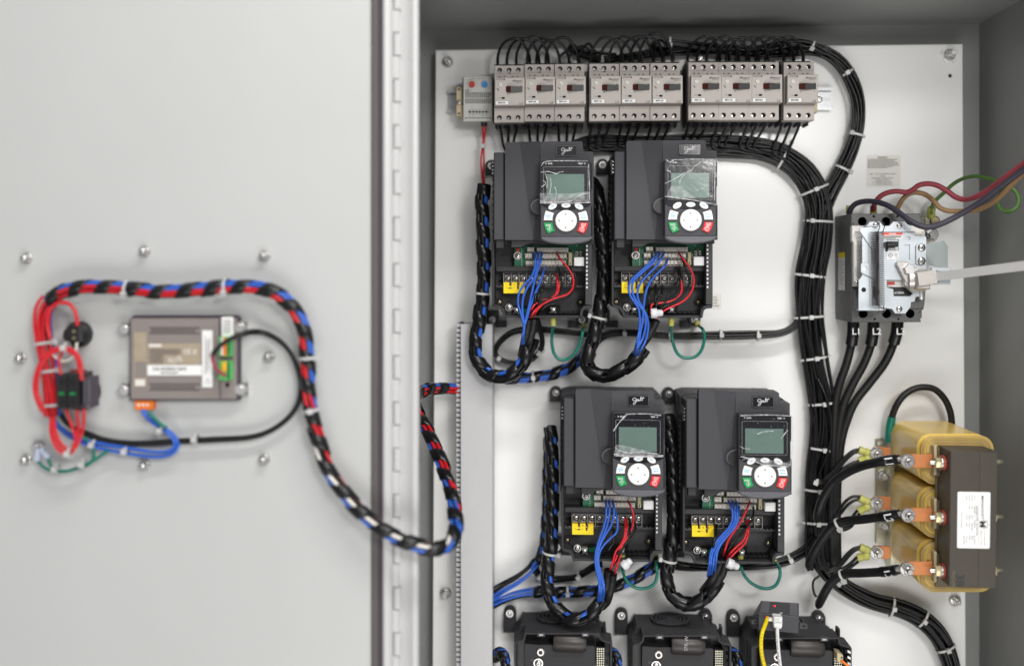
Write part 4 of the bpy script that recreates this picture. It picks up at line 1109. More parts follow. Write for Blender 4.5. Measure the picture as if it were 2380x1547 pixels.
mb.line(BP([(520, 478), (520, 500)]), .0995, 1.3, 'plug_orange'); mb.line(BP([(520, 478), (548, 478)]), .0995, 1.3, 'plug_orange')
build(mb, 'warning_tag', dv, 'yellow tag under the first three power terminals')
for x, y in ((287, 662), (1106, 662)):
    a = B_((x, y)); mb = MB(); c = circ(a[0], a[1], 8.5, 18); mb.pp(c, .0785, .084, 'base_black', .001, [(circ(a[0], a[1], 6.4, 16), .004, 'void_black', 'base_black')]); screw(mb, at(a[0], a[1] + 1.5, .0805), .0030, 'gold_zinc'); build(mb, 'floor_screw', dv)
for x, y, w in ((393, 722, .0058), (466, 757, 0), (838, 752, 0)):
    a = B_((x, y)); mb = MB()
    if not w: mb.pp(rect(a[0] - 6.5, a[1] - 7, a[0] + 6.5, a[1] + 7), .079, .094, 'pale_steel', .0004)
    screw(mb, at(a[0], a[1], .0942), .0042, 'chrome', washer=w or None); 
    if w: mb.pp(rect(a[0] - 6, a[1], a[0] + 6, a[1] + 24), .0785, .094, 'charcoal_dark', .0005)
    build(mb, 'earth_screw', dv)
DRV = [('upper right', (1604.6, 511.3)), ('upper left', (1315, 513)), ('middle left', (1483, 1100.5)), ('middle right', (1777, 1104.5))]
ROOTS = {}
for k, (nm, kc) in enumerate(DRV):
    lab = {'upper right': 'charcoal keypad drive, right one of the top pair below the breakers', 'upper left': 'charcoal keypad drive, left one of the top pair, right beside the blue spiral harness',
           'middle left': 'charcoal keypad drive, left one of the lower pair of keypad drives', 'middle right': 'charcoal keypad drive, right one of the lower pair, beside the black wire trunk'}[nm]
    dl = kpos(*kc) - kpos(*KC)
    if k == 0: o = dv; o['label'] = lab
    else: o = clone(dv, dl, lab)
    ROOTS[nm] = (o, dl)
# -- individual protective films (each wrinkled differently)
FOLDS = {'upper right': [[(1040, 655), (1120, 620), (1215, 570), (1290, 520), (1400, 470), (1440, 420), (1510, 385), (1555, 340)], [(1240, 660), (1245, 610), (1290, 550), (1390, 478)], [(1215, 600), (1222, 650)], [(1060, 330), (1100, 365), (1190, 330)], [(1060, 482), (1110, 490), (1120, 512)], [(1040, 830), (1200, 850), (1400, 875), (1560, 905), (1745, 945)], [(1130, 340), (1400, 328), (1700, 330)], [(1715, 340), (1712, 600), (1708, 880)]],
         'upper left': [[(1050, 490), (1150, 480), (1260, 510), (1300, 490), (1360, 480)], [(1110, 500), (1140, 600), (1130, 700)], [(1180, 560), (1190, 650), (1170, 780)], [(1060, 690), (1120, 640), (1080, 600)], [(1240, 690), (1260, 760), (1240, 890)], [(1040, 880), (1200, 895), (1450, 880), (1580, 800), (1720, 770)], [(1040, 905), (1400, 910), (1730, 900)], [(1060, 400), (1120, 345), (1400, 335), (1690, 340)], [(1700, 380), (1710, 600), (1715, 860)]],
         'middle left': [[(1052, 560), (1110, 470), (1225, 330)], [(1060, 555), (1120, 460), (1236, 338)], [(1060, 870), (1300, 892), (1730, 880)], [(1060, 890), (1300, 905), (1730, 895)], [(1080, 780), (1130, 820), (1250, 850), (1400, 840), (1640, 860)], [(1230, 330), (1500, 322), (1700, 340)]],
         'middle right': [[(1280, 580), (1350, 550), (1420, 540), (1500, 535)], [(1600, 640), (1640, 580), (1690, 520)], [(1060, 880), (1150, 900), (1290, 960), (1400, 990), (1700, 1010)], [(1080, 930), (1140, 905), (1200, 930)], [(1330, 980), (1350, 1000), (1380, 985)], [(1060, 335), (1400, 320), (1740, 330)], [(1745, 340), (1755, 700), (1720, 1000)], [(1050, 740), (1100, 770), (1180, 780)]]}
SHEET = {'upper right': [(1040, 330), (1735, 325), (1740, 950), (1400, 880), (1035, 832)], 'upper left': [(1045, 340), (1725, 335), (1725, 905), (1040, 905)], 'middle left': [(1225, 325), (1710, 325), (1730, 890), (1055, 885), (1050, 560)], 'middle right': [(1045, 325), (1745, 325), (1755, 1000), (1400, 990), (1290, 960), (1045, 860)]}
HAZE = {'upper right': [(1120, 690), (1240, 690), (1470, 860), (1060, 838)], 'upper left': [(1040, 770), (1460, 780), (1720, 745), (1725, 900), (1042, 900)], 'middle left': [(1085, 740), (1200, 755), (1640, 850), (1700, 890), (1060, 885)], 'middle right': [(1060, 880), (1290, 900), (1700, 960), (1740, 1000), (1400, 988), (1250, 950)]}
for nm, (o, dl) in ROOTS.items():
    mb = MB(); P = AP(SHEET[nm]); mb.plate(P2(P, .1695), .1692, .1695, 'clear_film', back=False)
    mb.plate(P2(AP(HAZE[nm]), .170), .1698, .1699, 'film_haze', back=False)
    rnd = random.Random(nm)
    for f in FOLDS[nm]:
        q = [A_((p.x, p.y)) for p in cat_rom([Vector((a, b, 0)) for a, b in f], 4)]
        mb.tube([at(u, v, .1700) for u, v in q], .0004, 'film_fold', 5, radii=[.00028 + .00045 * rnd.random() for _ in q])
    for k in range(26):
        a = A_((rnd.uniform(1070, 1700), rnd.uniform(340, 830))); mb.pp(circ(a[0], a[1], rnd.uniform(.25, .7), 6), .1697, .1698, 'film_fold')
    mb.v = [q + dl for q in mb.v]
    build(mb, 'protective_film', o)

# -- wires inside each keypad drive
def dwire(nm, col, lab, f, pts, r, m):
    wire(col + '_wire', lab + ' in the %s keypad drive' % nm, 'wire', '%s wires inside the keypad drives' % col, [f(p) for p in pts], r, m, .12, 8)
nth = ['first', 'second', 'third', 'fourth']
BL = {'upper left': (B1, [[(727, 178, .106), (728, 250), (722, 320), (690, 410), (620, 490), (565, 580), (553, 680), (575, 760), (600, 850), (612, 930), (600, 1010), (592, 1085, .10)],
                          [(757, 178, .106), (752, 260), (738, 340), (712, 430), (655, 510), (612, 600), (597, 690), (600, 780), (612, 870), (610, 960), (598, 1085, .10)],
                          [(793, 178, .106), (778, 270), (752, 350), (722, 450), (700, 540), (678, 640), (655, 740), (632, 840), (615, 930), (605, 1085, .10)],
                          [(818, 320, .104), (800, 390), (770, 480), (735, 560), (700, 650), (668, 740), (645, 820), (622, 900), (612, 980), (610, 1085, .10)]]),
      'upper right': (B2, [[(690, 178, .106), (655, 240), (590, 310), (500, 390), (440, 450), (412, 520), (425, 600), (470, 670), (510, 740), (522, 850), (515, 960), (490, 1080), (455, 1200, .09)],
                           [(722, 178, .106), (690, 240), (620, 310), (530, 390), (460, 460), (445, 540), (470, 630), (530, 720), (575, 790), (580, 900), (550, 1030), (500, 1130), (470, 1210, .09)],
                           [(762, 178, .106), (735, 240), (680, 320), (600, 400), (530, 480), (500, 560), (505, 640), (550, 730), (595, 820), (605, 930), (580, 1050), (530, 1150), (490, 1220, .09)],
                           [(803, 238, .104), (770, 310), (700, 380), (640, 450), (595, 530), (572, 620), (560, 720), (550, 850), (530, 960), (515, 1060), (490, 1140), (472, 1215, .09)]]),
      'middle left': (B3, [[(832, 130, .106), (838, 220), (832, 310), (810, 410), (770, 520), (740, 620), (725, 720), (732, 820), (750, 900), (765, 990), (765, 1080), (755, 1180, .09)],
                           [(868, 130, .106), (873, 220), (862, 320), (835, 420), (795, 520), (755, 630), (740, 730), (748, 820), (768, 910), (782, 1000), (782, 1090), (770, 1180, .09)],
                           [(905, 130, .106), (918, 220), (912, 310), (880, 400), (825, 490), (775, 590), (752, 680), (748, 770), (765, 860), (795, 950), (800, 1050), (785, 1180, .09)],
                           [(915, 190, .105), (945, 300), (955, 400), (935, 470), (870, 530), (805, 600), (765, 680), (757, 770), (780, 870), (808, 970), (815, 1070), (798, 1180, .09)]]),
      'middle right': (B4, [[(490, 805, .106), (512, 860), (515, 920), (490, 980), (440, 1035), (395, 1090), (370, 1150), (360, 1230), (350, 1305, .09)],
                            [(515, 805, .106), (530, 870), (530, 930), (500, 990), (450, 1045), (405, 1100), (380, 1160), (370, 1230), (362, 1305, .09)],
                            [(540, 805, .106), (547, 880), (540, 940), (510, 1000), (460, 1055), (418, 1110), (395, 1170), (385, 1240), (372, 1305, .09)],
                            [(560, 840, .105), (555, 910), (535, 970), (490, 1025), (445, 1080), (415, 1140), (405, 1210), (395, 1290, .09)]])}
for nm, (f, L) in BL.items():
    for k, q in enumerate(L): dwire(nm, 'blue', '%s blue control wire from the left' % nth[k], f, q, .0017, 'wire_blue')
RD = {'upper left': (B1, [('long outer red wire', [(940, 180, .106), (975, 240), (1040, 310), (1090, 390), (1108, 460), (1095, 540), (1040, 595), (960, 620), (870, 650), (790, 700), (730, 770), (715, 825, .10)]),
                          ('red wire from the lower terminals', [(932, 390, .104), (942, 450), (948, 520), (930, 590), (880, 630), (800, 650), (730, 685), (690, 740), (682, 760, .1)]),
                          ('short red wire tucked under the others', [(940, 395, .102), (960, 500), (945, 590), (890, 640), (800, 690), (735, 740), (690, 800), (678, 830, .1)])]),
      'upper right': (B2, [('long outer red wire', [(908, 178, .106), (950, 235), (1010, 310), (1050, 390), (1062, 470), (1040, 560), (980, 640), (900, 690), (830, 720), (760, 760), (690, 830, .11)]),
                           ('red wire from the lower terminals', [(900, 380, .104), (928, 440), (942, 520), (928, 590), (880, 640), (800, 668), (720, 680), (650, 690), (630, 740), (622, 800, .1)])]),
      'middle left': (B3, [('long outer red wire', [(1060, 135, .106), (1090, 190), (1115, 260), (1118, 340), (1098, 430), (1050, 520), (1000, 590), (960, 670), (925, 760), (880, 840, .1)]),
                           ('red wire from the lower terminals', [(1032, 320, .104), (1034, 420), (1022, 510), (985, 590), (935, 660), (912, 740), (888, 820), (875, 845, .1)]),
                           ('second red wire from the lower terminals', [(1047, 320, .104), (1050, 420), (1035, 520), (1000, 600), (985, 690), (962, 770), (935, 850), (922, 885, .1)])]),
      'middle right': (B4, [('long outer red wire', [(630, 805, .106), (605, 870), (570, 940), (530, 1000), (490, 1060), (465, 1130), (455, 1170, .1)]),
                            ('red wire from the lower terminals', [(610, 930, .104), (612, 990), (590, 1060), (550, 1100), (500, 1150), (470, 1200, .1)]),
                            ('second red wire from the lower terminals', [(622, 930, .104), (622, 1000), (600, 1080), (550, 1130), (500, 1180), (470, 1215, .1)])])}
for nm, (f, L) in RD.items():
    for lab, q in L: dwire(nm, 'red', lab, f, q, .0015, 'wire_red')
BK = {'upper left': (B1, [('outer black wire', [(1010, 290, .103), (1075, 330), (1120, 390), (1132, 470), (1105, 560), (1030, 640), (930, 680), (850, 700), (790, 750), (745, 800, .1)]),
                          ('middle black wire', [(955, 320, .103), (975, 400), (990, 480), (985, 550), (950, 600), (850, 640), (750, 670), (690, 720, .1)]),
                          ('black power wire', [(812, 490, .095), (800, 540), (770, 590), (745, 650), (715, 760, .088)]),
                          ('second black power wire', [(730, 500, .095), (728, 590), (722, 680), (710, 770, .088)])]),
      'upper right': (B2, [('outer black wire', [(945, 235, .104), (970, 310), (1000, 380), (1015, 460), (995, 540), (940, 600), (870, 650), (800, 700), (720, 740), (690, 765, .11)]),
                           ('middle black wire', [(880, 320, .103), (915, 400), (880, 500), (820, 580), (780, 660), (740, 720, .1)]),
                           ('inner black wire', [(915, 320, .103), (930, 420), (912, 520), (870, 590), (800, 650), (720, 720), (695, 755, .1)]),
                           ('first black power wire', [(600, 500, .095), (612, 600), (615, 700), (618, 790, .085)]),
                           ('second black power wire', [(678, 500, .095), (685, 590), (670, 680), (655, 790, .085)]),
                           ('third black power wire', [(745, 500, .095), (740, 590), (700, 650), (680, 740), (668, 830, .085)])]),
      'middle left': (B3, [('outer black wire', [(1130, 340, .104), (1138, 430), (1100, 510), (1040, 560), (1000, 640), (960, 720), (915, 800, .1)]),
                           ('middle black wire', [(1075, 320, .103), (1085, 440), (1060, 540), (1000, 620), (950, 690), (900, 790, .1)]),
                           ('black power wire', [(915, 420, .095), (918, 510), (895, 590), (850, 650), (800, 700, .085)])]),
      'middle right': (B4, [('outer black wire', [(655, 845, .104), (650, 910), (610, 980), (560, 1030), (500, 1090), (470, 1150, .1)]),
                            ('middle black wire', [(632, 930, .103), (600, 1010), (540, 1060), (490, 1120), (462, 1180, .1)]),
                            ('black power wire', [(408, 960, .095), (400, 1040), (385, 1110), (372, 1170, .085)])])}
for nm, (f, L) in BK.items():
    for lab, q in L: dwire(nm, 'black', lab, f, q, .0016 if 'power' not in lab else .0020, 'wire_black')
# jacket ends (black multi-core cables) leaving each drive
JK = {'upper left': (B1, [[(660, 835, .10), (650, 920), (630, 1010), (610, 1110, .085), (590, 1200, .07)], [(715, 830, .10), (700, 930), (675, 1030), (640, 1140, .085), (615, 1220, .07)]]),
      'upper right': (B2, [[(685, 850, .098), (650, 930), (600, 1020), (540, 1100, .08), (480, 1190, .07)], [(625, 830, .09), (605, 900), (570, 1000), (520, 1090, .075)]]),
      'middle left': (B3, [[(857, 850, .10), (850, 930), (838, 1030), (820, 1110, .085), (790, 1190, .075)], [(908, 888, .10), (895, 980), (870, 1090), (845, 1170, .085), (800, 1220, .075)]]),
      'middle right': (B4, [[(450, 1175, .10), (420, 1250), (375, 1330), (320, 1400, .07)], [(468, 1215, .10), (445, 1290), (400, 1360), (340, 1420, .07)]])}
for nm, (f, L) in JK.items():
    for k, q in enumerate(L):
        wire('black_cable', '%s black jacketed control cable below the %s keypad drive' % (('left', 'right')[k], nm), 'cable', 'black jacketed cables below the keypad drives', [f(p) for p in q], .0062, 'cable_black', .095, 12)
for nm, f, a, b, lab in (('upper right', B2, (632, 783), (752, 778), 'translucent closed end connector lying under the upper right drive wires'), ('middle left', B3, (1010, 815), (1095, 745), 'translucent closed end connector tilted up below the middle left drive'), ('middle right', B4, (480, 1212), (556, 1245), 'translucent closed end connector pointing down below the middle right drive')):
    A, B = at(*f(a), .125), at(*f(b), .125); ax = B - A; L = ax.length; r_ = .0072
    mb = MB(); mb.lathe(A, ax, [(0, r_ * .9), (.001, r_), (L * .5, r_), (L * .55, r_ * .72), (L * .9, r_ * .66), (L, r_ * .5)], 'connector_clear', 16)
    build(mb, 'closed_end_connector', None, lab, 'connector', 'translucent wire connectors')
# green earth loops with yellow crimps
GL = {'upper left': (B1, [(903, 905, .096), (893, 1000), (892, 1080), (910, 1170), (950, 1230), (1010, 1245), (1080, 1215), (1140, 1150), (1180, 1060), (1200, 960), (1212, 925, .02)], (905, 820), (905, 908), (1212, 880), (1212, 935)),
      'upper right': (B2, [(835, 905, .096), (840, 1000), (855, 1080), (890, 1170), (940, 1215), (1000, 1228), (1075, 1212), (1130, 1160), (1160, 1080), (1168, 1000), (1150, 940), (1112, 905, .03)], (838, 825), (835, 908), (1090, 860), (1105, 915)),
      'middle left': (B3, [(1005, 830, .09), (1020, 900), (1055, 965), (1120, 1020), (1200, 1040), (1280, 1025), (1340, 980), (1362, 900), (1355, 800), (1350, 745, .02)], (1005, 690), (1000, 725), (1350, 690), (1350, 745)),
      'middle right': (B4, [(570, 1240, .09), (590, 1290), (630, 1340), (690, 1375), (750, 1385), (800, 1365), (828, 1315), (830, 1260), (810, 1215, .05)], (568, 1165), (570, 1192), (795, 1190), (802, 1215))}
for nm, (f, q, a, b, c, e) in GL.items():
    t = thing('green_earth_wire', 'green earth wire looping below the %s keypad drive' % nm, 'wire', at(*f(q[0])), 'green earth wires below the keypad drives')
    mb = MB(); mb.tube(path([f(p) for p in q], .07), .0024, 'wire_green', 10); build(mb, 'wire', t)
    for A, B, dd in ((a, b, .096), (c, e, .02)):
        mb = MB(); P, Q = at(*f(A), dd), at(*f(B), dd); mb.lathe(P, Q - P, [(0, .0042), ((Q - P).length * .4, .0044), ((Q - P).length, .0040)], 'crimp_yellow', 12); build(mb, 'crimp_sleeve', t)
# ================================================================== spiral wrapped harnesses on the panel
BWR = ('wire_black', 'wire_black', 'wire_blue', 'wire_blue', 'wire_black')
GH = 'black spiral wrapped harnesses feeding the keypad drives'
def U(f, pts): return [f(p) for p in pts]
harness('drive_harness', 'black spiral wrapped harness with blue wires, left of the upper left drive', [(1124, 428, .075), (1120, 470, .075), (1122, 540), (1124, 620), (1121, 690), (1112, 750), (1104, 800), (1110, 838), (1135, 868), (1170, 876, .085), (1205, 855, .09), (1225, 820, .09), (1238, 785, .09)], 15.5, .075, BWR, .033, .60, ties=((.42, .95),), phase=1, group=GH)
harness('drive_harness', 'black spiral wrapped harness between the two upper drives', [(1372, 425, .05), (1385, 440, .06), (1393, 490, .07), (1400, 560), (1403, 640), (1398, 700), (1385, 760), (1372, 810), (1362, 840), (1378, 866, .08), (1408, 874, .085), (1445, 858, .09), (1478, 834, .09), (1497, 808, .088)], 15.5, .072, ('wire_black', 'wire_black', 'wire_black', 'wire_blue', 'wire_black'), .034, .80, ties=((.54, .05),), phase=2, group=GH)
harness('drive_harness', 'black spiral wrapped harness left of the middle left drive, looping down over the lowest drive', [(1276, 992, .05), (1281, 1030, .06), (1283, 1100, .07), (1282, 1180), (1281, 1260), (1272, 1320), (1274, 1372), (1295, 1415), (1330, 1440, .085), (1365, 1432, .09), (1388, 1408, .09), (1402, 1390, .088)], 15.0, .072, BWR, .034, .68, ties=((.52, .95),), phase=1.4, group=GH)
harness('drive_harness', 'black spiral wrapped harness between the middle left and middle right drives', [(1550, 965, .05), (1556, 1000, .06), (1561, 1060, .07), (1565, 1150), (1564, 1230), (1555, 1300), (1548, 1340), (1562, 1382), (1592, 1403, .08), (1630, 1394, .085), (1655, 1370, .09), (1672, 1345, .085)], 15.0, .072, ('wire_black', 'wire_black', 'wire_black', 'wire_blue', 'wire_black'), .034, .82, ties=((.60, .05),), phase=.6, group=GH)
harness('cross_harness', 'blue and black spiral wrapped harness running under the upper drives', [(1143, 876, .03), (1180, 879), (1240, 876), (1300, 864), (1345, 838), (1370, 805), (1385, 780)], 12.5, .03, ('wire_blue', 'wire_blue', 'wire_black', 'wire_blue', 'wire_black', 'wire_blue'), .030, .52, ties=((.36, .5),), phase=0)
harness('cross_harness', 'blue and black spiral wrapped harness crossing under the middle drives', [(1240, 1374, .03), (1290, 1375), (1350, 1374), (1410, 1366), (1460, 1350), (1500, 1328), (1535, 1300)], 12.5, .03, ('wire_blue', 'wire_blue', 'wire_black', 'wire_blue', 'wire_black', 'wire_blue'), .032, .55, ties=((.26, .5),), phase=.5)
harness('cross_harness', 'black spiral wrapped harness climbing behind the loop left of the middle left drive', [(1235, 1318, .03), (1255, 1290), (1264, 1250), (1268, 1200), (1270, 1120), (1272, 1040), (1274, 1000)], 9.5, .035, ('wire_blue', 'wire_blue', 'wire_black', 'wire_blue'), .024, .62, phase=2)
bundle('loose_wire_group', 'blue and black wires fanning out of the duct beside the lower spiral harness', 'wire bundle', [(1138, 1408, .022), (1170, 1393), (1205, 1382), (1250, 1376)], 7, 26, .004, .0018, ('wire_blue', 'wire_blue', 'wire_blue', 'wire_black', 'wire_blue'), 2, d=.03)
bundle('loose_wire_group', 'blue and black wires rising from the duct towards the left of the middle drive', 'wire bundle', [(1136, 1385, .022), (1165, 1365), (1200, 1345), (1225, 1326), (1245, 1305)], 8, 26, .004, .0018, ('wire_black', 'wire_black', 'wire_blue', 'wire_blue', 'wire_black'), 3, d=.03)
# harness stubs between the lowest drives
for u, l in ((1163, 'short end of a spiral wrapped harness left of the bottom left drive'), (1422, 'short end of a spiral wrapped harness right of the bottom left drive'), (1702, 'short end of a spiral wrapped harness right of the bottom middle drive')):
    harness('harness_end', l, [(u - 12, 1526, .04), (u - 4, 1516, .055), (u + 6, 1518, .065), (u + 12, 1545, .07), (u + 13, 1600, .07)], 12, .07, BWR, .024, .7, group='harness ends between the lowest drives')

# ================================================================== black bundles
WB = ('wire_black',)
bundle('upper_wire_bundle', 'thick black wire bundle running over the breakers and down the right side', 'wire bundle',
       [(1322, 106, .02), (1350, 124), (1395, 137), (1460, 133), (1550, 122), (1650, 118), (1750, 121), (1830, 120), (1890, 118), (1938, 138), (1973, 178), (1994, 232), (1995, 290), (1980, 345), (1955, 398), (1928, 448), (1908, 500)], 10, 34, .0036, .0021, WB, 1,
       ties=((.09, .35), (.42, .4), (.66, .45), (.81, .3), (.89, .75)), wprof=lambda f: 18 + 20 * min(1, max(0, (f - .35) * 3)))
bundle('upper_wire_bundle', 'thin black wire strand joining the top bundle above the sixth breaker', 'wire bundle', [(1545, 97, .035), (1580, 100), (1630, 108), (1690, 115), (1750, 118), (1800, 108), (1850, 100), (1885, 106), (1915, 122)], 6, 20, .0022, .0021, WB, 7, d=.034, ties=((.04, .3), (.92, .3)))
bundle('trunk_wire_bundle', 'broad black wire trunk sweeping from under the breakers down past the main disconnect', 'wire bundle',
       [(1335, 345, .02), (1380, 333), (1450, 336), (1550, 338), (1640, 339), (1720, 343), (1790, 352), (1845, 380), (1884, 425), (1902, 480), (1898, 560), (1882, 640), (1880, 730), (1893, 830), (1911, 930), (1915, 1010), (1905, 1100), (1898, 1190), (1898, 1260), (1905, 1320)], 30, 60, .0055, .0022, WB, 3,
       ties=((.335, .95), (.405, .5), (.455, .35), (.545, .5), (.605, .5), (.675, .5), (.745, .5), (.815, .5), (.88, .5), (.93, .5)), wprof=lambda f: 40 + 26 * min(1, max(0, (f - .12) * 4)), wander=.003)
bundle('branch_wire_bundle', 'thin black bundle branching left from the trunk under the upper drives', 'wire bundle', [(1862, 725, .02), (1848, 758), (1810, 776), (1740, 779), (1640, 777), (1540, 777), (1460, 774), (1410, 780), (1385, 800)], 5, 22, .003, .0024, WB, 4, ties=((.25, .5), (.42, .5), (.66, .5), (.86, .5)))
bundle('branch_wire_bundle', 'black bundle branching left from the trunk under the middle right drive', 'wire bundle', [(1893, 1245, .03), (1868, 1278), (1820, 1303), (1760, 1313), (1660, 1318), (1590, 1315), (1540, 1305)], 6, 24, .003, .0024, WB, 5, ties=((.23, .5), (.72, .5)))
bundle('branch_wire_bundle', 'black cables sagging below the middle left drive', 'wire bundle', [(1395, 1308, .06), (1375, 1318, .05), (1345, 1336, .04), (1310, 1344), (1275, 1344), (1250, 1334), (1243, 1318, .03)], 4, 17, .0022, .0024, WB, 6, ties=((.34, .5), (.88, .5)))
bundle('cable_loop', 'loop of two black cables under the upper left drive', 'wire bundle', [(1247, 735, .07), (1256, 770, .05), (1260, 800, .035), (1248, 825), (1222, 843), (1185, 842), (1158, 830), (1150, 815), (1165, 790), (1195, 770), (1240, 765), (1300, 770), (1352, 776), (1385, 780)], 3, 12, .002, .0026, WB, 8, ties=((.22, .5), (.44, .5)))
bundle('lower_wire_bundle', 'black wire bundle curving away to the bottom right corner of the plate', 'wire bundle', [(1908, 1310, .02), (1930, 1338), (1975, 1372), (2030, 1398), (2090, 1413), (2140, 1436), (2180, 1474), (2206, 1530), (2220, 1600)], 13, 44, .005, .0028, WB, 9, ties=((.12, .5), (.43, .5), (.61, .5), (.80, .5)))
wire('black_wire', 'single black wire bowing out of the trunk beside the middle right drive', 'wire', 'single black wires around the trunk', [(1900, 880, .03), (1918, 920, .036), (1930, 970, .036), (1930, 1020), (1918, 1065), (1903, 1100, .03)], .0021, 'wire_black', .034)
bundle('cable_curl', 'small curl of black wires poking forward from the trunk', 'wire bundle', [(1960, 1075, .03), (1940, 1098, .04), (1918, 1116, .055), (1902, 1122, .06), (1894, 1116, .055)], 3, 10, .0012, .0018, WB, 11, ties=((.9, .5),))
# thick supply cables L1-L3 from the disconnect
GK = K(3100, 1300, .51713)
def tube_text(mb, P0, Tdir, t, size, r, m, out=Vector((0, -1, 0))):
    vs, fs, w = text_geo(t, True); T = Tdir.normalized(); S = T.cross(out).normalized(); o = out - T * out.dot(T); o.normalize()
    q = []
    for x, y in vs:
        s = max(-r * .95, min(r * .95, y * size)); q.append(P0 + T * (x * size) + (-S) * s + o * (math.sqrt(r * r - s * s) + .0004))
    mb.add(q, fs, m)
Q = [[(605, -30, .04), (602, 60, .04), (590, 150), (552, 300), (500, 450), (470, 580), (458, 750), (450, 950), (442, 1200), (432, 1400), (440, 1650), (455, 1880), (480, 2020)], [(762, -30, .04), (757, 60, .04), (742, 150), (692, 290), (600, 460), (530, 620), (497, 780), (480, 950), (470, 1150), (458, 1400), (460, 1650), (470, 1880), (490, 2020)], [(948, -30, .04), (940, 60, .04), (918, 140), (850, 290), (730, 450), (615, 600), (548, 760), (512, 900), (495, 1050), (480, 1300), (480, 1650), (485, 1880), (500, 2020)]]
for k, q in enumerate(Q):
    t = thing('supply_cable', 'thick black supply cable marked L%d, hanging from the main disconnect' % (k + 1), 'cable', at(*GK(q[0])), 'thick black cables below the main disconnect')
    P = path([GK(p) for p in q], .026); mb = MB(); mb.tube(P, .0064, 'cable_black', 14); build(mb, 'cable', t)
    mb = MB(); S_ = path([GK(p) for p in q[:3]], .036); S_ = [p + Vector((0, -.0002, 0)) for p in S_]; mb.tube(S_, .0088, 'wrap_black', 14)
    i = len(S_) // 2; p = at(*GK((q[1][0] - 2, 45)), .04)
    tube_text(mb, p, Vector((1, 0, 0)), 'L%d' % (k + 1), .0135, .02, 'ink_white'); mb.v = mb.v; build(mb, 'marker_sleeve', t)
# thick cables to the reactor
HK = K(3100, 1700, .49116)
Q = [[(1012, 278, .165), (940, 284, .155), (850, 300, .145), (720, 328, .12), (600, 378, .1), (500, 445, .085), (430, 530, .075), (380, 620, .068), (352, 710, .062), (338, 785, .05)],
     [(1015, 722, .165), (940, 735, .155), (850, 748, .14), (700, 768, .115), (580, 780, .095), (490, 815, .085), (420, 880, .078), (360, 965, .07), (310, 1055, .062), (262, 1165, .05)],
     [(1005, 1172, .165), (940, 1186, .15), (850, 1195, .135), (700, 1203, .105), (590, 1208, .085), (500, 1245, .075), (440, 1305, .068), (390, 1390, .06), (345, 1485, .045)]]
for k, q in enumerate(Q):
    t = thing('reactor_cable', 'thick black cable marked L%d on the %s copper terminal of the line reactor' % (k + 1, ('top', 'middle', 'bottom')[k]), 'cable', at(*HK(q[0])), 'thick black cables on the line reactor')
    P = path([HK(p) for p in q], .05); n = len(P); r_ = .0064; mb = MB()
    mb.tube(P, r_, 'cable_black', 14, radii=[r_ * (1 if i < n - 3 else (.93, .75, .35)[i - n + 3]) for i in range(n)]); build(mb, 'cable', t)
    S_ = P[:14]; mb = MB(); mb.tube(S_, r_ * 1.12, 'wrap_black', 14, radii=[r_ * (.85 + .09 * min(i, 3)) * 1.02 for i in range(len(S_))])
    d_ = (S_[8] - S_[5]); ctr = S_[7]
    # white hand written mark, reading across the cable
    vs, fs, w = text_geo('L%d' % (k + 1), True); T = d_.normalized(); o = Vector((0, -1, 0)); o = (o - T * o.dot(T)).normalized(); X = -(T.cross(o)).normalized(); qv = []
    if X.z > 0: X = -X
    sz = .0175
    for x, y in vs:
        s = max(-r_ * 1.0, min(r_ * 1.0, (x) * sz * .72)); qv.append(ctr - T * (y * sz) + X * s + o * (math.sqrt(max(0, (r_ * 1.16) ** 2 - s * s)) + .0006))
    mb.add(qv, fs, 'ink_white'); build(mb, 'marker_sleeve', t)
    lu = at(*((2108, 1070.5), (2109, 1195.5), (2106, 1321))[k], .172)
    mb = MB(); a = S_[0]; dd = (lu - a); mb.tube([a - dd * .25, a + dd * .3, a + dd * .7], .004, 'chrome', 10, radii=[.0046, .0042, .003]); mb.lathe(lu + Vector((0, .003, 0)), (0, -1, 0), [(0, .0085), (.0025, .0085)], 'chrome', 20); build(mb, 'ring_lug', t)
    if k:
        i = int(n * (.53 if k == 1 else .56)); T_, S2, O2 = frames(P); build(tie_mesh(P[i], T_[i], S2[i], O2[i], r_ + .001, r_ + .001, head=.7), 'cable_tie', t)
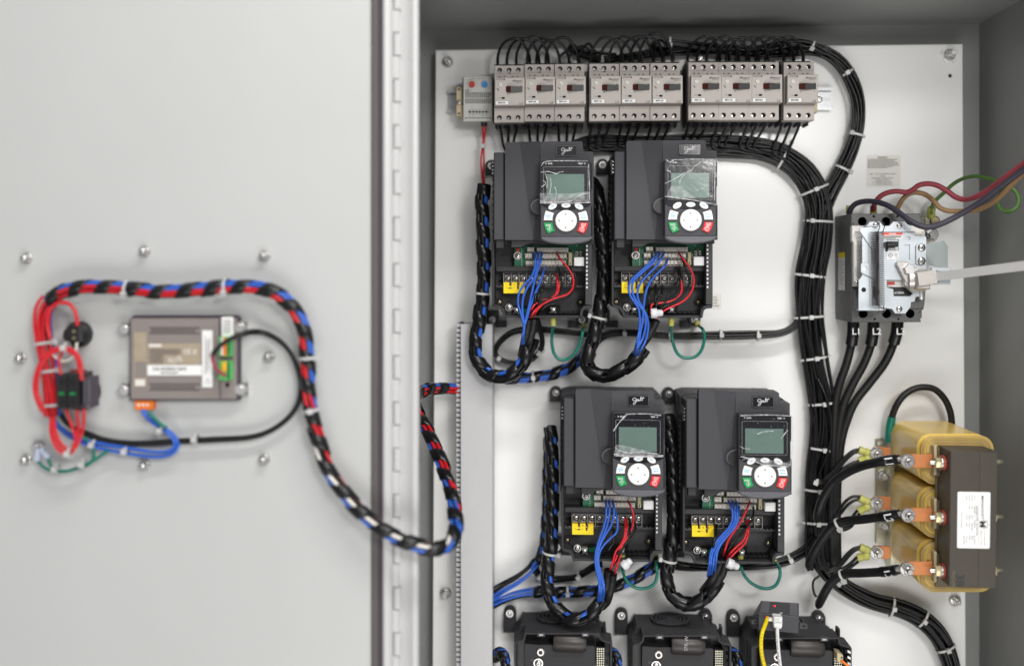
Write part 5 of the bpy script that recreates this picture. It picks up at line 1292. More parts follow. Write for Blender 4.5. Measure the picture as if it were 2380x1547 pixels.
# pairs of smaller wires to the rear reactor terminals
PW = [('upper wire to the top rear terminal', [(690, 196), (630, 212), (570, 262), (510, 330), (450, 400), (372, 470)], 0), ('second upper wire to the top rear terminal', [(690, 215), (640, 228), (580, 280), (520, 350), (460, 420), (385, 480)], 0), ('lower wire to the top rear terminal', [(690, 290), (620, 315), (560, 350), (500, 415), (440, 500)], 0),
      ('upper wire to the middle rear terminal', [(690, 580), (630, 583), (570, 625), (525, 690), (490, 745), (440, 800)], 0), ('second upper wire to the middle rear terminal', [(692, 605), (640, 615), (585, 655), (540, 712), (490, 762), (430, 815)], 0),
      ('lower wire to the middle rear terminal', [(672, 692), (640, 735), (610, 800), (560, 838), (500, 850)], 0), ('second lower wire to the middle rear terminal', [(698, 712), (660, 755), (625, 820), (570, 850), (500, 862)], 0),
      ('upper wire to the bottom rear terminal', [(692, 990), (640, 1005), (590, 1045), (545, 1100), (500, 1150), (440, 1180)], 0), ('second upper wire to the bottom rear terminal', [(700, 1000), (650, 1020), (600, 1065), (555, 1120), (500, 1170), (430, 1200)], 0),
      ('lower wire to the bottom rear terminal', [(668, 1072), (630, 1110), (580, 1150), (520, 1185)], 0), ('second lower wire to the bottom rear terminal', [(692, 1095), (650, 1130), (600, 1165), (530, 1200)], 0),
      ('small loop beside the cut end of the lowest thick cable', [(360, 1225), (318, 1260), (308, 1310), (320, 1370), (336, 1395)], 0)]
for l, q, _ in PW:
    wire('black_wire', 'black ' + l, 'wire', 'single black wires around the trunk', [HK(p) for p in q], .0024 if 'loop' not in l else .0018, 'wire_black', .052)
for l, a, b in (('top rear terminal, upper', (682, 200), (770, 232)), ('top rear terminal, lower', (684, 290), (775, 262)), ('middle rear terminal, upper', (688, 592), (768, 632)), ('middle rear terminal, lower', (680, 700), (770, 652)), ('bottom rear terminal, upper', (690, 992), (770, 1026)), ('bottom rear terminal, lower', (670, 1080), (768, 1058))):
    A, B = at(*HK(a), .055), at(*HK(b), .057); mb = MB(); L = (B - A).length; mb.lathe(A, B - A, [(0, .0058), (L * .2, .0062), (L * .55, .0055), (L * .62, .0066), (L * .95, .0060), (L, .004)], 'crimp_yellow', 12)
    build(mb, 'crimp_terminal', None, 'yellow green crimp sleeve on the %s wire of the reactor' % l, 'crimp', 'yellow green crimps on the reactor')
# ================================================================== main disconnect
E_ = lambda p: (1928.3 + .18770 * p[0], 476.3 + .18770 * p[1]) + tuple(p[2:])     # 1671-wide study of the disconnect
def ER(x0, y0, x1, y1): a, b = E_((x0, y0)), E_((x1, y1)); return rect(a[0], a[1], b[0], b[1])
EP = lambda pts: [E_(p) for p in pts]
def ec(x, y, r, n=16): a = E_((x, y)); return circ(a[0], a[1], r * .1877, n)
md = thing('main_disconnect', 'grey three pole main breaker with a silver spring lever mechanism', 'disconnect switch', at(2050, 620, 0))
DB_ = .088
mb = MB(); hs = [(ec(400, 205, 56), .03, 'void_black', 'black_plastic'), (ec(692, 205, 56), .03, 'void_black', 'black_plastic'), (ec(975, 205, 50), .03, 'void_black', 'black_plastic'), (ec(410, 1345, 56), .03, 'void_black', 'black_plastic'), (ec(700, 1345, 56), .03, 'void_black', 'black_plastic'), (ec(992, 1345, 56), .03, 'void_black', 'black_plastic'),
      (ec(543, 142, 16, 10), .02, 'void_black'), (ec(835, 142, 16, 10), .02, 'void_black'), (ec(553, 1412, 14, 10), .02, 'void_black'), (ec(847, 1412, 14, 10), .02, 'void_black'), (ec(288, 232, 9, 8), .01, 'void_black'), (ec(1112, 1325, 9, 8), .01, 'void_black')]
mb.pp(EP([(262, 110), (1112, 105), (1118, 160), (1135, 175), (1135, 300), (1190, 310), (1180, 1150), (1160, 1290), (1140, 1300), (1138, 1390), (1120, 1410), (1130, 1450), (270, 1452), (265, 1400)]), .001, DB_, 'mcb_grey', .001, hs)
x0 = at(*E_((262, 300)), DB_).x
build(mb, 'body', md)
mb = MB(); mb.pp(EP([(290, 1030), (1172, 1035), (1160, 1200), (1160, 1285), (285, 1285)]), DB_ - .001, DB_ + .004, 'mcb_grey', .001)
mb.pp(ER(335, 1020, 352, 1140), DB_ + .004, DB_ + .006, 'charcoal_dark'); build(mb, 'lower_cover', md)
mb = MB(); mb.pp(EP([(272, 258), (1135, 258), (1180, 330), (1178, 1015), (295, 1010), (292, 470), (272, 440)]), DB_ - .001, DB_ + .009, 'mcb_face', .001)
a = E_((345, 342)); mb.ptext('MCCB', a[0] + 3, a[1], DB_ + .0095, 6.5, 'ink_black', 20); a = E_((365, 408)); mb.ptext('UTS', a[0], a[1], DB_ + .0095, 5.5, 'ink_faint', 13)
for k in range(30): mb.line([E_((332, 440 + 16 * k)), E_((392, 440 + 16 * k))], DB_ + .0094, .9, 'ink_faint')
mb.pp(ER(280, 318, 350, 360), DB_ + .0091, DB_ + .0092, 'label_cream'); mb.pp(ER(1065, 320, 1140, 365), DB_ + .0091, DB_ + .0094, 'label_cream')
build(mb, 'face_cover', md)
mb = MB(); mb.pp(ER(708, 930, 935, 1015), DB_ + .0092, DB_ + .011, 'mcb_face'); mb.pp(ER(712, 952, 802, 987), DB_ + .0111, DB_ + .0118, 'knob_red'); build(mb, 'red_indicator', md)
mb = MB(); mb.pp(EP([(700, 1016), (930, 1016), (1020, 1100), (985, 1128), (790, 1128), (780, 1040), (700, 1030)]), DB_ + .004, DB_ + .010, 'black_plastic', .0005); a = E_((855, 1088)); mb.ptext('≤1250A', a[0], a[1], DB_ + .0103, 5.6, 'ink_white', 22, bold=True); a = E_((985, 1088)); mb.ptext('2', a[0], a[1], DB_ + .0103, 4, 'ink_grey'); build(mb, 'rating_cover', md)
# side label
mb = MB(); xs = at(*E_((262, 600)), DB_).x - .0006
def sidep(y, dep): return Vector((xs, -dep, at(*E_((262, y)), DB_).z))
def sq(y0, y1, da, db, m, off=0): 
    mb.add([Vector((xs - off, -da, at(*E_((262, y0)), DB_).z)), Vector((xs - off, -db, at(*E_((262, y0)), DB_).z)), Vector((xs - off, -db, at(*E_((262, y1)), DB_).z)), Vector((xs - off, -da, at(*E_((262, y1)), DB_).z))], [(0, 1, 2, 3)], m)
sq(650, 1065, .022, .058, 'label_white'); sq(582, 648, .022, .058, 'label_yellow')
for k in range(14): sq(672 + 24 * k, 677 + 24 * k, .026, .026 + (.028 if k % 4 else .016), 'ink_faint', .0002)
build(mb, 'side_label', md)
# mechanism plate
DM = .106
mb = MB()
hs = [(ER(690, 428, 852, 560), .012, 'void_black', 'steel'), (ER(922, 490, 990, 682), .012, 'mcb_face', 'steel'), (ec(965, 415, 30), .006, 'void_black'), ]
mb.pp(EP([(575, 340), (460, 300), (462, 250), (492, 208), (620, 203), (662, 262), (735, 258), (785, 205), (930, 205), (960, 240), (1000, 258), (1000, 318), (1045, 335), (1062, 385), (1195, 390), (1200, 1050), (1150, 1060), (1130, 1128), (1062, 1140), (1050, 1195), (1005, 1205), (1000, 1260), (935, 1345), (805, 1343), (770, 1290), (640, 1270), (575, 1200), (575, 930), (705, 930), (705, 1020), (785, 1040), (792, 1128), (990, 1128), (1025, 1095), (925, 1010), (925, 932), (575, 928.6)]), DM - .0025, DM, 'bracket_steel', .0005, hs)
mb.line(EP([(580, 338), (1050, 338)]), DM + .0002, 1.6, 'ink_black')
mb.pp(ER(450, 250, 590, 272), DM - .02, DM + .003, 'bracket_steel', .0004)
build(mb, 'mechanism_plate', md)
mb = MB(); mb.pp(ER(648, 345, 898, 420), DM + .0002, DM + .0005, 'label_white'); mb.pp(ER(648, 345, 898, 370), DM + .0006, DM + .0008, 'label_red'); a = E_((775, 357)); mb.ptext('⚠ DANGER' if False else 'DANGER', a[0], a[1], DM + .001, 3, 'ink_white', 16, bold=True)
for k in range(4): mb.line([E_((660, 382 + 10 * k)), E_((885 - 70 * (k == 3), 382 + 10 * k))], DM + .0008, 1.0, 'ink_faint')
build(mb, 'danger_label', md)
mb = MB(); mb.pp(ER(708, 582, 846, 672), DM + .0002, DM + .0005, 'label_white'); c = ec(748, 622, 24, 18); mb.line(c + c[:1], DM + .0008, .8, 'ink_black'); a = E_((748, 622)); mb.ptext('UL', a[0], a[1], DM + .0008, 3.6, 'ink_black', 4.5, bold=True); a = E_((748, 656)); mb.ptext('LISTED', a[0], a[1], DM + .0008, 2, 'ink_black', 8)
a = E_((722, 628)); mb.ptext('c', a[0], a[1], DM + .0008, 3, 'ink_black'); a = E_((780, 628)); mb.ptext('us', a[0], a[1], DM + .0008, 3, 'ink_black')
for k in range(4): mb.line([E_((798, 604 + 15 * k)), E_((838, 604 + 15 * k))], DM + .0008, .9, 'ink_faint')
build(mb, 'certification_label', md)
mb = MB(); mb.pp([E_(p) for p in rrect(698, 452, 852, 520, 14)], DB_ + .002, DM + .012, 'black_plastic', .002); mb.pp([E_(p) for p in rrect(690, 470, 720, 575, 6)], DB_ + .002, DM + .002, 'black_plastic', .001); mb.pp(ER(725, 530, 842, 548), DM - .006, DM + .003, 'mcb_face', .0006); build(mb, 'toggle', md)
# left slide leaf and springs
mb = MB(); DL = .116
mb.pp(EP([(398, 400), (520, 400), (520, 1300), (398, 1300)]), DL - .002, DL - .0005, 'bracket_steel', .0002)
mb.pp(EP([(370, 285), (520, 268), (575, 330), (575, 545), (520, 548), (372, 330)]), DL, DL + .002, 'bracket_steel', .0004)
mb.pp(EP([(395, 718), (580, 712), (590, 900), (545, 915), (390, 840), (380, 820), (382, 730)]), DL, DL + .0022, 'bracket_steel', .0004, [(EP(circ(432, 785, 26, 14, 34)), .002, 'label_white')])
mb.pp(EP([(355, 935), (400, 868), (530, 920), (530, 1130), (640, 1290), (685, 1290), (685, 1305), (352, 1305)]), DL - .0003, DL + .0015, 'bracket_steel', .0003, [(ec(418, 1050, 30), .0015, 'void_black')])
mb.pp(EP([(352, 1292), (688, 1288), (688, 1306), (352, 1308)]), DL + .0016, DL + .014, 'bracket_steel', .0003)
for y in (415, 765, 1080): mb.pp(EP(circ(570, y, 42, 16, 52)), DM + .0005, DM + .003, 'black_plastic')
build(mb, 'slide_leaf', md)
for sx, off in ((545, 0), (604, .003)):
    mb = MB(); A, B = at(*E_((sx + 8, 330)), DL + .009 + off), at(*E_((sx + 22, 1245)), DL + .009 + off); n = 40; pts = []
    ax = (B - A); 
    for i in range(n * 10 + 1):
        an = 2 * PI * i / 10; pts.append(A + ax * (i / (n * 10)) + Vector((math.cos(an) * .0058, math.sin(an) * .0045, 0)))
    mb.tube(pts, .00042, 'sleeve_brown', 5)
    hk_ = [A + Vector((.004, -.002, 0)), A + Vector((.006, -.003, .008)), A + Vector((.002, -.003, .014)), A + Vector((-.003, -.002, .010))]; mb.tube(cat_rom(hk_, 5), .0007, 'sleeve_brown', 5)
    hk_ = [B + Vector((.003, -.002, 0)), B + Vector((.004, -.003, -.008)), B + Vector((0, -.003, -.011))]; mb.tube(cat_rom(hk_, 5), .0007, 'sleeve_brown', 5)
    build(mb, 'spring', md)
# hinge tab + side plate
mb = MB(); mb.pp([E_(p) for p in rrect(1065, 488, 1192, 735, 16)], DM + .0002, DM + .003, 'bracket_steel', .0005); build(mb, 'hinge_tab', md)
for x, y, r_ in ((1132, 528, .0062), (1132, 692, .0062), (858, 256, .0045), (566, 248, .0045), (857, 1284, .0050)):
    mb = MB(); screw(mb, at(*E_((x, y)), DM + (.0032 if x > 1100 else .0002)), r_ * .9, 'chrome'); build(mb, 'screw', md)
mb = MB(); screw(mb, at(*E_((968, 420)), DM - .005), .0042, 'chrome'); build(mb, 'screw', md)
mb = MB(); screw(mb, at(*E_((330, 965)), DB_ + .0092), .0036, 'chrome'); build(mb, 'screw', md)
mb = MB(); V = [at(*E_(p[:2]), p[2]) for p in ((1196, 488, DM), (1410, 442, .07), (1458, 515, .066), (1458, 772, .066), (1320, 772, .088), (1196, 735, DM))]
mb.add(V, [tuple(reversed(range(6)))], 'tab_steel'); mb.add([q + Vector((.0008, .0018, 0)) for q in V], [tuple(range(6))], 'tab_steel'); n = 6
W_ = V + [q + Vector((.0008, .0018, 0)) for q in V]; mb.add(W_, [(i, (i + 1) % 6, 6 + (i + 1) % 6, 6 + i) for i in range(6)], 'steel')
build(mb, 'side_plate', md)
# crank link, bolt, clevis
mb = MB(); mb.pp(EP([(822, 735), (830, 708), (858, 697), (950, 702), (1000, 740), (1190, 832), (1080, 850), (1010, 900), (985, 960), (1000, 1000), (990, 1050), (940, 960), (840, 760)]), DM + .004, DM + .0085, 'pale_steel', .0008); mb.pp(EP([(822, 735), (835, 728), (985, 945), (1000, 1040), (1085, 1060), (1000, 1055), (925, 985), (920, 925)]), DM + .002, DM + .007, 'pale_steel', .0004)
mb.pp(ec(918, 742, 16, 12), DM + .0086, DM + .009, 'steel'); build(mb, 'crank_link', md)
mb = MB(); c = at(*E_((975, 795)), DM + .0086); mb.lathe(c, (0, -1, 0), [(0, .0085), (.0045, .0085), (.0058, .0075)], 'steel', 6, smooth=False); build(mb, 'hex_bolt', md)
mb = MB(); c = at(*E_((1070, 930)), DM + .004); mb.lathe(c, (1, -.25, 0), [(-.010, .0155), (.012, .0165)], 'pale_steel', 24); mb.pp(ER(1072, 838, 1245, 1045), DM + .001, DM + .024, 'pale_steel', .0015)
mb.pp(ER(1098, 868, 1215, 975), DM + .0242, DM + .030, 'pale_steel', .0012); mb.line(EP([(1102, 868), (1102, 972), (1212, 972)]), DM + .0303, 1.6, 'ink_black'); build(mb, 'clevis_block', md)
mb = MB(); mb.lathe(at(*E_((1128, 1050)), DM - .002), (0, 0, -1), [(0, .004), (.012, .004), (.014, .003)], 'steel', 12); build(mb, 'pin', md)
mb = MB(); mb.pp(ER(1255, 775, 1492, 985), DM + .018, DM + .022, 'bracket_steel', .0004, [(ec(1345, 880, 64, 24), .0022, 'label_cream', 'steel')]); build(mb, 'slotted_plate', md)
mb = MB()
A, B = [at(*E_(p), dd) for p, dd in (((1330, 885), DM + .028), ((1330, 885), DM + .028))][0], at(2440, 610, .235)
ax = (B - A).normalized(); upv = Vector((0, 0, 1)) - ax * ax.z; upv.normalize(); fr = ax.cross(upv)
hgt = .0126
c = A.lerp(B, .5); mb.box(c, (B - A), upv * hgt, fr * .0045, 'bar_steel'); mb.lathe(A - fr * .0023, fr, [(0, hgt * .5), (.0046, hgt * .5)], 'bar_steel', 20)
A2 = at(*E_((1100, 920)), DM + .031); mb.box(A2.lerp(A, .5), A - A2, upv * hgt * 1.5, fr * .004, 'pale_steel')
build(mb, 'operating_bar', md)
for k, (x, y) in enumerate(((240, 95), (538, 95), (822, 95))):
    mb = MB(); P = at(*E_((x, y + 20)), .045); mb.lathe(P, (0, 0, 1), [(0, .0052), (.010, .0050), (.013, .0044)], 'crimp_yellow', 12); build(mb, 'wire_ferrule', md)

# supply leads
E2 = K(3100, 580, .4914)
GI = 'coloured supply leads above the main disconnect'
def lead(nm, lab, q, m, r=.0040): wire(nm, lab, 'wire', GI, [E2(p) for p in q], r, m, .06, 12)
lead('black_lead', 'black supply lead sweeping across the disconnect and out to the right', [(605, 575, .045), (612, 530, .05), (660, 478, .055), (750, 458, .065), (850, 470, .08), (930, 500, .095), (1000, 545, .11), (1080, 605, .125), (1170, 655, .135), (1260, 668, .14), (1360, 640, .145), (1480, 580, .15), (1600, 510, .16), (1720, 430, .175), (1850, 330, .19), (2027, 200, .21), (2150, 110, .23)], 'wire_violetblack', .0040)
lead('red_lead', 'red supply lead waving above the disconnect and out to the right', [(800, 560, .045), (805, 500, .05), (840, 435, .055), (900, 395, .06), (980, 378, .065), (1070, 385, .07), (1120, 365, .075), (1170, 330, .08), (1240, 316, .085), (1320, 330, .09), (1400, 375, .095), (1470, 425, .10), (1550, 445, .11), (1640, 420, .13), (1740, 365, .15), (1860, 275, .175), (2027, 150, .20), (2150, 60, .22)], 'wire_brownred', .0038)
lead('ochre_lead', 'ochre supply lead from the third top pole, bending out to the right', [(990, 570, .045), (1000, 510, .05), (1040, 440, .055), (1090, 400, .06), (1160, 388, .065), (1230, 408, .07), (1290, 455, .08), (1340, 510, .085), (1410, 537, .09), (1520, 540, .10), (1640, 530, .12), (1740, 490, .14), (1830, 425, .16), (1930, 320, .18), (2040, 220, .20)], 'wire_ochre', .0036)
lead('green_lead', 'green earth lead rising from the earth lug and curling at the right', [(1272, 560, .03), (1280, 500, .035), (1310, 450, .04), (1370, 395, .05), (1450, 320, .06), (1530, 275, .075), (1620, 255, .09), (1720, 268, .105), (1830, 305, .12), (1930, 355, .135), (1980, 425, .14), (1970, 500, .14), (1910, 540, .14), (1840, 522, .145), (1812, 460, .15), (1840, 390, .16), (1900, 330, .175), (2040, 225, .20)], 'wire_olive', .0029)
lug = thing('earth_lug', 'metal earth lug block with two screws right of the main disconnect', 'terminal lug', at(2165, 530, 0))
mb = MB(); q = [E2(p) for p in ((1218, 585), (1335, 585), (1335, 655), (1305, 670), (1305, 785), (1235, 785), (1235, 690), (1218, 670))]; mb.pp(q, .0005, .022, 'zinc', .001); build(mb, 'block', lug)
for x, y, r_ in ((1300, 620, .0075), (1275, 728, .0078)):
    mb = MB(); a = E2((x, y)); c = at(a[0], a[1], .0222)
    if y < 700: mb.lathe(c, (0, -1, 0), [(0, r_), (.001, r_)], 'sleeve_brown', 16); mb.lathe(c, (0, -1, 0), [(.0011, r_ * .8), (.002, r_ * .8)], 'gold_zinc', 14)
    else: nut(mb, c, r_, 'chrome', flange=r_ * 1.3)
    build(mb, 'screw', lug)
mb = MB(); a, b = E2((1270, 585)), E2((1276, 510)); mb.tube([at(*a, .022), at(a[0], (a[1] + b[1]) / 2, .027), at(*b, .031)], .006, 'crimp_yellow', 12); build(mb, 'crimp_sleeve', lug)

# ================================================================== line reactor
FR = lambda p: (2061.9 + .27037 * p[0], 987.4 + .27037 * p[1])
FP = lambda pts: [FR(p) for p in pts]
def FC(x0, y0, x1, y1): a, b = FR((x0, y0)), FR((x1, y1)); return rect(a[0], a[1], b[0], b[1])
rx = thing('line_reactor', 'line reactor with three yellow coils, copper bars and a brown core at lower right', 'reactor', at(2180, 1190, 0))
mb = MB(); q = [HK(p) for p in ((822, 112), (880, 108), (905, 150), (942, 175), (945, 1000), (905, 962), (822, 960))]
sl_ = [HK(p) for p in rrect(835, 128, 892, 165, 15)]
mb.pp([(u, v) for u, v in [p[:2] for p in q]], .0005, .006, 'zinc', .0006, [([p[:2] for p in sl_], .005, 'label_white')])
mb.pp(FC(28, 60, 60, 1250), .006, .03, 'zinc'); build(mb, 'mounting_bracket', rx)
for x, y in ((880, 410), (882, 812)):
    mb = MB(); a = HK((x, y)); nut(mb, at(a[0], a[1], .0062), .0068, 'chrome', flange=.0098, stud=.0036); build(mb, 'bracket_nut', rx)
CF = .150
for k, y0 in enumerate((88, 545, 1000)):
    y1 = y0 + (420 if k < 2 else 428)
    outer = FP(rrect(282, y0, 905, y1, 118, 8)); inner = FP(rrect(392, y0 + 92, 812, y1 - 92, 22, 4))
    mb = MB(); mb.plate(P2(outer, CF), .022, CF - .012, 'coil_film', .002); mb.plate(P2([(u + (.5 if u > 2200 else -0), v) for u, v in outer], CF - .010), CF - .0118, CF - .004, 'coil_film', .004)
    c1 = P2(outer, CF)
    build(mb, 'coil', rx)
    mb = MB(); mb.plate(inset(ccw(P2(outer, CF)), .0025), CF - .0039, CF, 'coil_layers', .003, [(P2(inner, CF), .0038, 'core_side', 'coil_seam')])
    rnd = random.Random(k)
    for j in range(13):
        t_ = (j + 1) / 14; m = 'coil_seam' if j % 2 else 'label_tan'
        x0, x1 = 282 + (392 - 282) * t_, 905 - (905 - 812) * t_
        q = rrect(x0 + rnd.uniform(-2, 2), y0 + 92 * t_, x1, y1 - 92 * t_, 118 - 94 * t_, 7)
        q = q + q[:1]
        mb.line(FP(q), CF + .0003, .5 + .7 * rnd.random(), m)
    build(mb, 'winding_edge', rx)
    mb = MB(); mb.pp(FP([(400, y0 + 92), (424, y0 + 86), (424, y1 - 82), (400, y1 - 78)]), CF - .003, CF + .012, 'cream', .0004); build(mb, 'bobbin_flange', rx)
# core
YF = .200
mb = MB(); V = P2(FP([(543, 225), (945, 232), (930, 1398), (530, 1382)]), YF); mb.plate(V, CF + .004, YF, 'core_brown', .0006)
mb.plate(P2(FP([(792, 231), (944, 234), (929.5, 1396), (780, 1392)]), YF + .0006), YF + .0001, YF + .0006, 'core_brown', .0002)
build(mb, 'core_yoke', rx)
mb = MB(); mb.plate(P2(FP([(420, 190), (905, 205), (905, 1400), (412, 1388)]), CF + .004), CF + .0005, CF + .0038, 'core_side', .0004)
for y0 in (185, 640, 1100): mb.plate(P2(FP([(418, y0), (560, y0 + 10), (560, y0 + 262), (418, y0 + 248)]), CF + .008), CF + .004, CF + .012, 'core_side', .0006)
build(mb, 'core_clamp', rx)
xsd = at(*FR((543, 700)), YF).x - .0005
for y in (322, 792, 1250):
    t_ = at(*FR((480, y)), .178); c = Vector((xsd, t_.y, t_.z))
    mb = MB(); mb.lathe(c, (-1, 0, 0), [(0, .0105), (.004, .0105)], 'washer_red', 20); mb.lathe(c + Vector((-.0041, 0, 0)), (-1, 0, 0), [(0, .010), (.002, .010)], 'chrome', 20); mb.lathe(c + Vector((-.0062, 0, 0)), (-1, 0, 0), [(0, .0075), (.006, .0075), (.007, .0066)], 'gold_zinc', 6, smooth=False); mb.lathe(c + Vector((-.0133, 0, 0)), (-1, 0, 0), [(0, .004), (.006, .004)], 'chrome', 12); build(mb, 'clamp_bolt', rx)
    xr = at(*FR((940, y)), YF).x + .0004; c = Vector((xr, t_.y, t_.z + .002))
    mb = MB(); mb.lathe(c, (1, 0, 0), [(0, .0075), (.0065, .0075), (.0075, .0066)], 'gold_zinc', 6, smooth=False); mb.lathe(c + Vector((.0076, 0, 0)), (1, 0, 0), [(0, .0034), (.008, .0034), (.009, .0026)], 'zinc', 12); build(mb, 'clamp_nut', rx)
# terminals
for k, (y, yr) in enumerate(((306, 1054), (768, 1168.5), (1228, 1283))):
    mb = MB(); mb.pp(FP([(165, y - 56), (386, y - 54), (386, y + 62), (165, y + 60)]), .164, .168, 'copper', .0006); mb.pp(FP([(372, y - 54), (388, y - 50), (388, y + 64), (372, y + 62)]), .150, .1638, 'copper', .0004); build(mb, 'copper_bar', rx)
    u, v = ((2108, 1070.5), (2109, 1195.5), (2106, 1321))[k]; c = at(u, v, .1755)
    mb = MB(); mb.lathe(c, (0, -1, 0), [(0, .0098), (.002, .0098), (.0026, .0092)], 'chrome', 26); nut(mb, c + Vector((0, -.0027, 0)), .0072, 'chrome', stud=.0042, stud_m='chrome'); build(mb, 'terminal_bolt', rx)
    v2 = yr; mb = MB(); mb.pp([(2030, v2 - 15), (2070, v2 - 14), (2070, v2 + 15), (2030, v2 + 15)], .048, .053, 'copper', .0006); build(mb, 'copper_bar', rx)
    c = at(2036, v2, .060); mb = MB(); mb.lathe(c, (0, -1, 0), [(0, .0100), (.002, .0100), (.0026, .0094)], 'chrome', 26); nut(mb, c + Vector((0, -.0027, 0)), .0070, 'chrome', stud=.0040, stud_m='chrome'); build(mb, 'terminal_bolt', rx)
# labels on the core
mb = MB(); dL = YF + .0009; mb.pp(FP([(603, 580), (612, 572), (876, 575), (885, 585), (878, 1052), (870, 1060), (606, 1055), (598, 1046)]), YF + .0002, dL, 'label_white', .0001)
def rt(t, x, y0, y1, sz, m='ink_black', bold=False):
    a, b = at(*FR((x, y0)), dL + .0002), at(*FR((x, y1)), dL + .0002); L = abs(a.z - b.z)
    mb.text(t, a.lerp(b, .5), sz * .27037 * px(dL) * 1.38, m, ex=(0, 0, -1), ez=(1, 0, 0), width=L, bold=bold)
rt('MANGOLDT', 816, 606, 808, 20, bold=True); rt('LINE REACTOR - ACL43-0100', 768, 690, 944, 12, bold=True)
for x, row in ((748, (('TYP', 600, 630), ('1069840', 690, 758), ('Nr', 775, 792), ('3680940', 812, 880), ('IEC60076', 946, 1024))), (727, (('LN/mH', 600, 652), ('0.24', 688, 720), ('UN/V', 772, 810), ('400/480', 838, 906), ('IP00', 946, 980))), (704, (('Irms/A', 600, 650), ('100', 688, 716), ('fN/Hz', 772, 816), ('50/60', 838, 886), ('2020', 946, 986))), (680, (('uk/%', 600, 638), ('3', 688, 696), ('ED/%', 772, 812), ('100', 838, 866), ('18,6 kg', 946, 1004))), (656, (('AN-T50/H', 946, 1022),)), (637, (('Made in Germany', 745, 882),))):
    for t, a, b in row: rt(t, x, a, b, 11)
rt('Hans von Mangoldt GmbH', 834, 896, 1034, 9); rt('52080 Aachen, Germany', 806, 896, 1034, 9)
mb.line(FP([(784, 600), (784, 1035)]), dL + .0002, .5, 'ink_faint')
c = [FR(p) for p in circ(830, 850, 34, 20)]; mb.line(c + c[:1], dL + .0002, 1.0, 'ink_black'); a = at(*FR((815, 850)), dL + .0003); mb.text('M', a, .0115, 'ink_black', ex=(0, 0, -1), ez=(1, 0, 0), bold=True)
build(mb, 'rating_plate', rx)
mb = MB(); mb.pp(FP([(462, 893), (530, 905), (525, 1160), (458, 1143)]), CF + .0122, CF + .0126, 'label_white')
for k in range(3): a = FR((488, 965 + 62 * k)); mb.pp(rect(a[0] - 2.4, a[1] - 3, a[0] + 2.4, a[1] + 3), CF + .0127, CF + .0129, 'ink_black'); mb.line([(a[0] + 5, a[1] - 1), (a[0] + 5, a[1] + 1.5)], CF + .0128, 1.2, 'ink_black'); mb.line([(a[0] - 5, a[1] - 1), (a[0] - 5, a[1] + 1)], CF + .0128, 1.0, 'ink_black')
build(mb, 'small_plate', rx)
mb = MB(); a = at(*FR((618, 1332)), YF + .0003); mb.text('3B', a, .0165, 'ink_black', ex=(0, 0, -1), ez=(1, 0, 0), bold=True); a = at(*FR((568, 1328)), YF + .0003); mb.text('FILE-UNT', a, .006, 'core_side', ex=(0, 0, -1), ez=(1, 0, 0)); build(mb, 'stamp', rx)
t = thing('earth_cable', 'black cable with green end arching behind the top coil of the line reactor', 'cable', at(2070, 1010, .02))
G2 = lambda p: (1800.5 + .3004 * p[0], 755 + .3004 * p[1]) + tuple(p[2:])
q = [(880, 905, .02), (888, 800, .022), (905, 710, .025), (940, 620), (1000, 540), (1080, 492), (1160, 480), (1240, 500), (1310, 570), (1352, 660), (1366, 750), (1364, 850, .03), (1360, 900, .03)]
mb = MB(); mb.tube(path([G2(p) for p in q], .03), .0050, 'cable_black', 12); build(mb, 'cable', t)
mb = MB(); mb.tube(path([G2(p) for p in q[:3]], .03), .0062, 'wire_green', 12); build(mb, 'green_sleeve', t)
mb = MB(); a = G2((878, 915)); screw(mb, at(a[0], a[1], .0075), .0045, 'chrome', washer=.007); build(mb, 'screw', t)

# ================================================================== open drives along the bottom
J_ = lambda p: (1132.6 + .3661 * p[0], 1335.9 + .3661 * p[1])
JP = lambda pts: [J_(p) for p in pts]
def JR(x0, y0, x1, y1): a, b = J_((x0, y0)), J_((x1, y1)); return rect(a[0], a[1], b[0], b[1])
od = thing('open_drive', 'x', 'motor drive', at(1560, 1520, 0), 'drives without front covers along the bottom')
fo = .095
out = [(1493, 1475.5), (1671, 1475.5), (1673.5, 1488), (1679, 1492), (1698, 1497), (1700, 1500), (1700, 1720), (1469, 1720), (1469, 1500), (1471, 1497), (1485, 1493), (1491, 1488)]
inn = [(1497, 1478.5), (1668, 1478.5), (1670, 1490), (1677, 1495), (1695, 1500), (1695, 1715), (1474, 1715), (1474, 1500), (1488, 1496.5), (1495, 1490)]
mb = MB()
mb.plate(P2(out, fo), .058, fo, 'charcoal_dark', .0006, [(P2(inn, fo), .030, 'black_plastic', 'base_black')])
o2 = [(1478, 1455), (1652, 1455), (1656, 1470), (1676, 1480), (1676, 1700), (1462, 1700), (1462, 1480), (1472, 1470)]
mb.plate(P2(o2, .058), .004, .0578, 'charcoal_dark', .0005)
tops = at(1560, 1455, .058).z
mb.pp(JR(1478, 330, 1492, 372), .05, .066, 'charcoal_dark', .001)
mb.pp(JP([(1462, 350), (1478, 340), (1480, 322), (1490, 322), (1494, 380), (1462, 380)]), .055, .060, 'charcoal_dark', .0008)
for k in range(4): mb.pp(JR(1508, 455 + 48 * k, 1524, 480 + 48 * k), fo, fo + .0006, 'void_black')
for x in (1068, 1352): mb.pp(JR(x, 382, x + 50, 405), fo - .006, fo + .0012, 'charcoal', .0004); mb.pp(JR(x + 12, 387, x + 38, 399), fo + .0013, fo + .0016, 'ink_grey')
build(mb, 'housing', od)
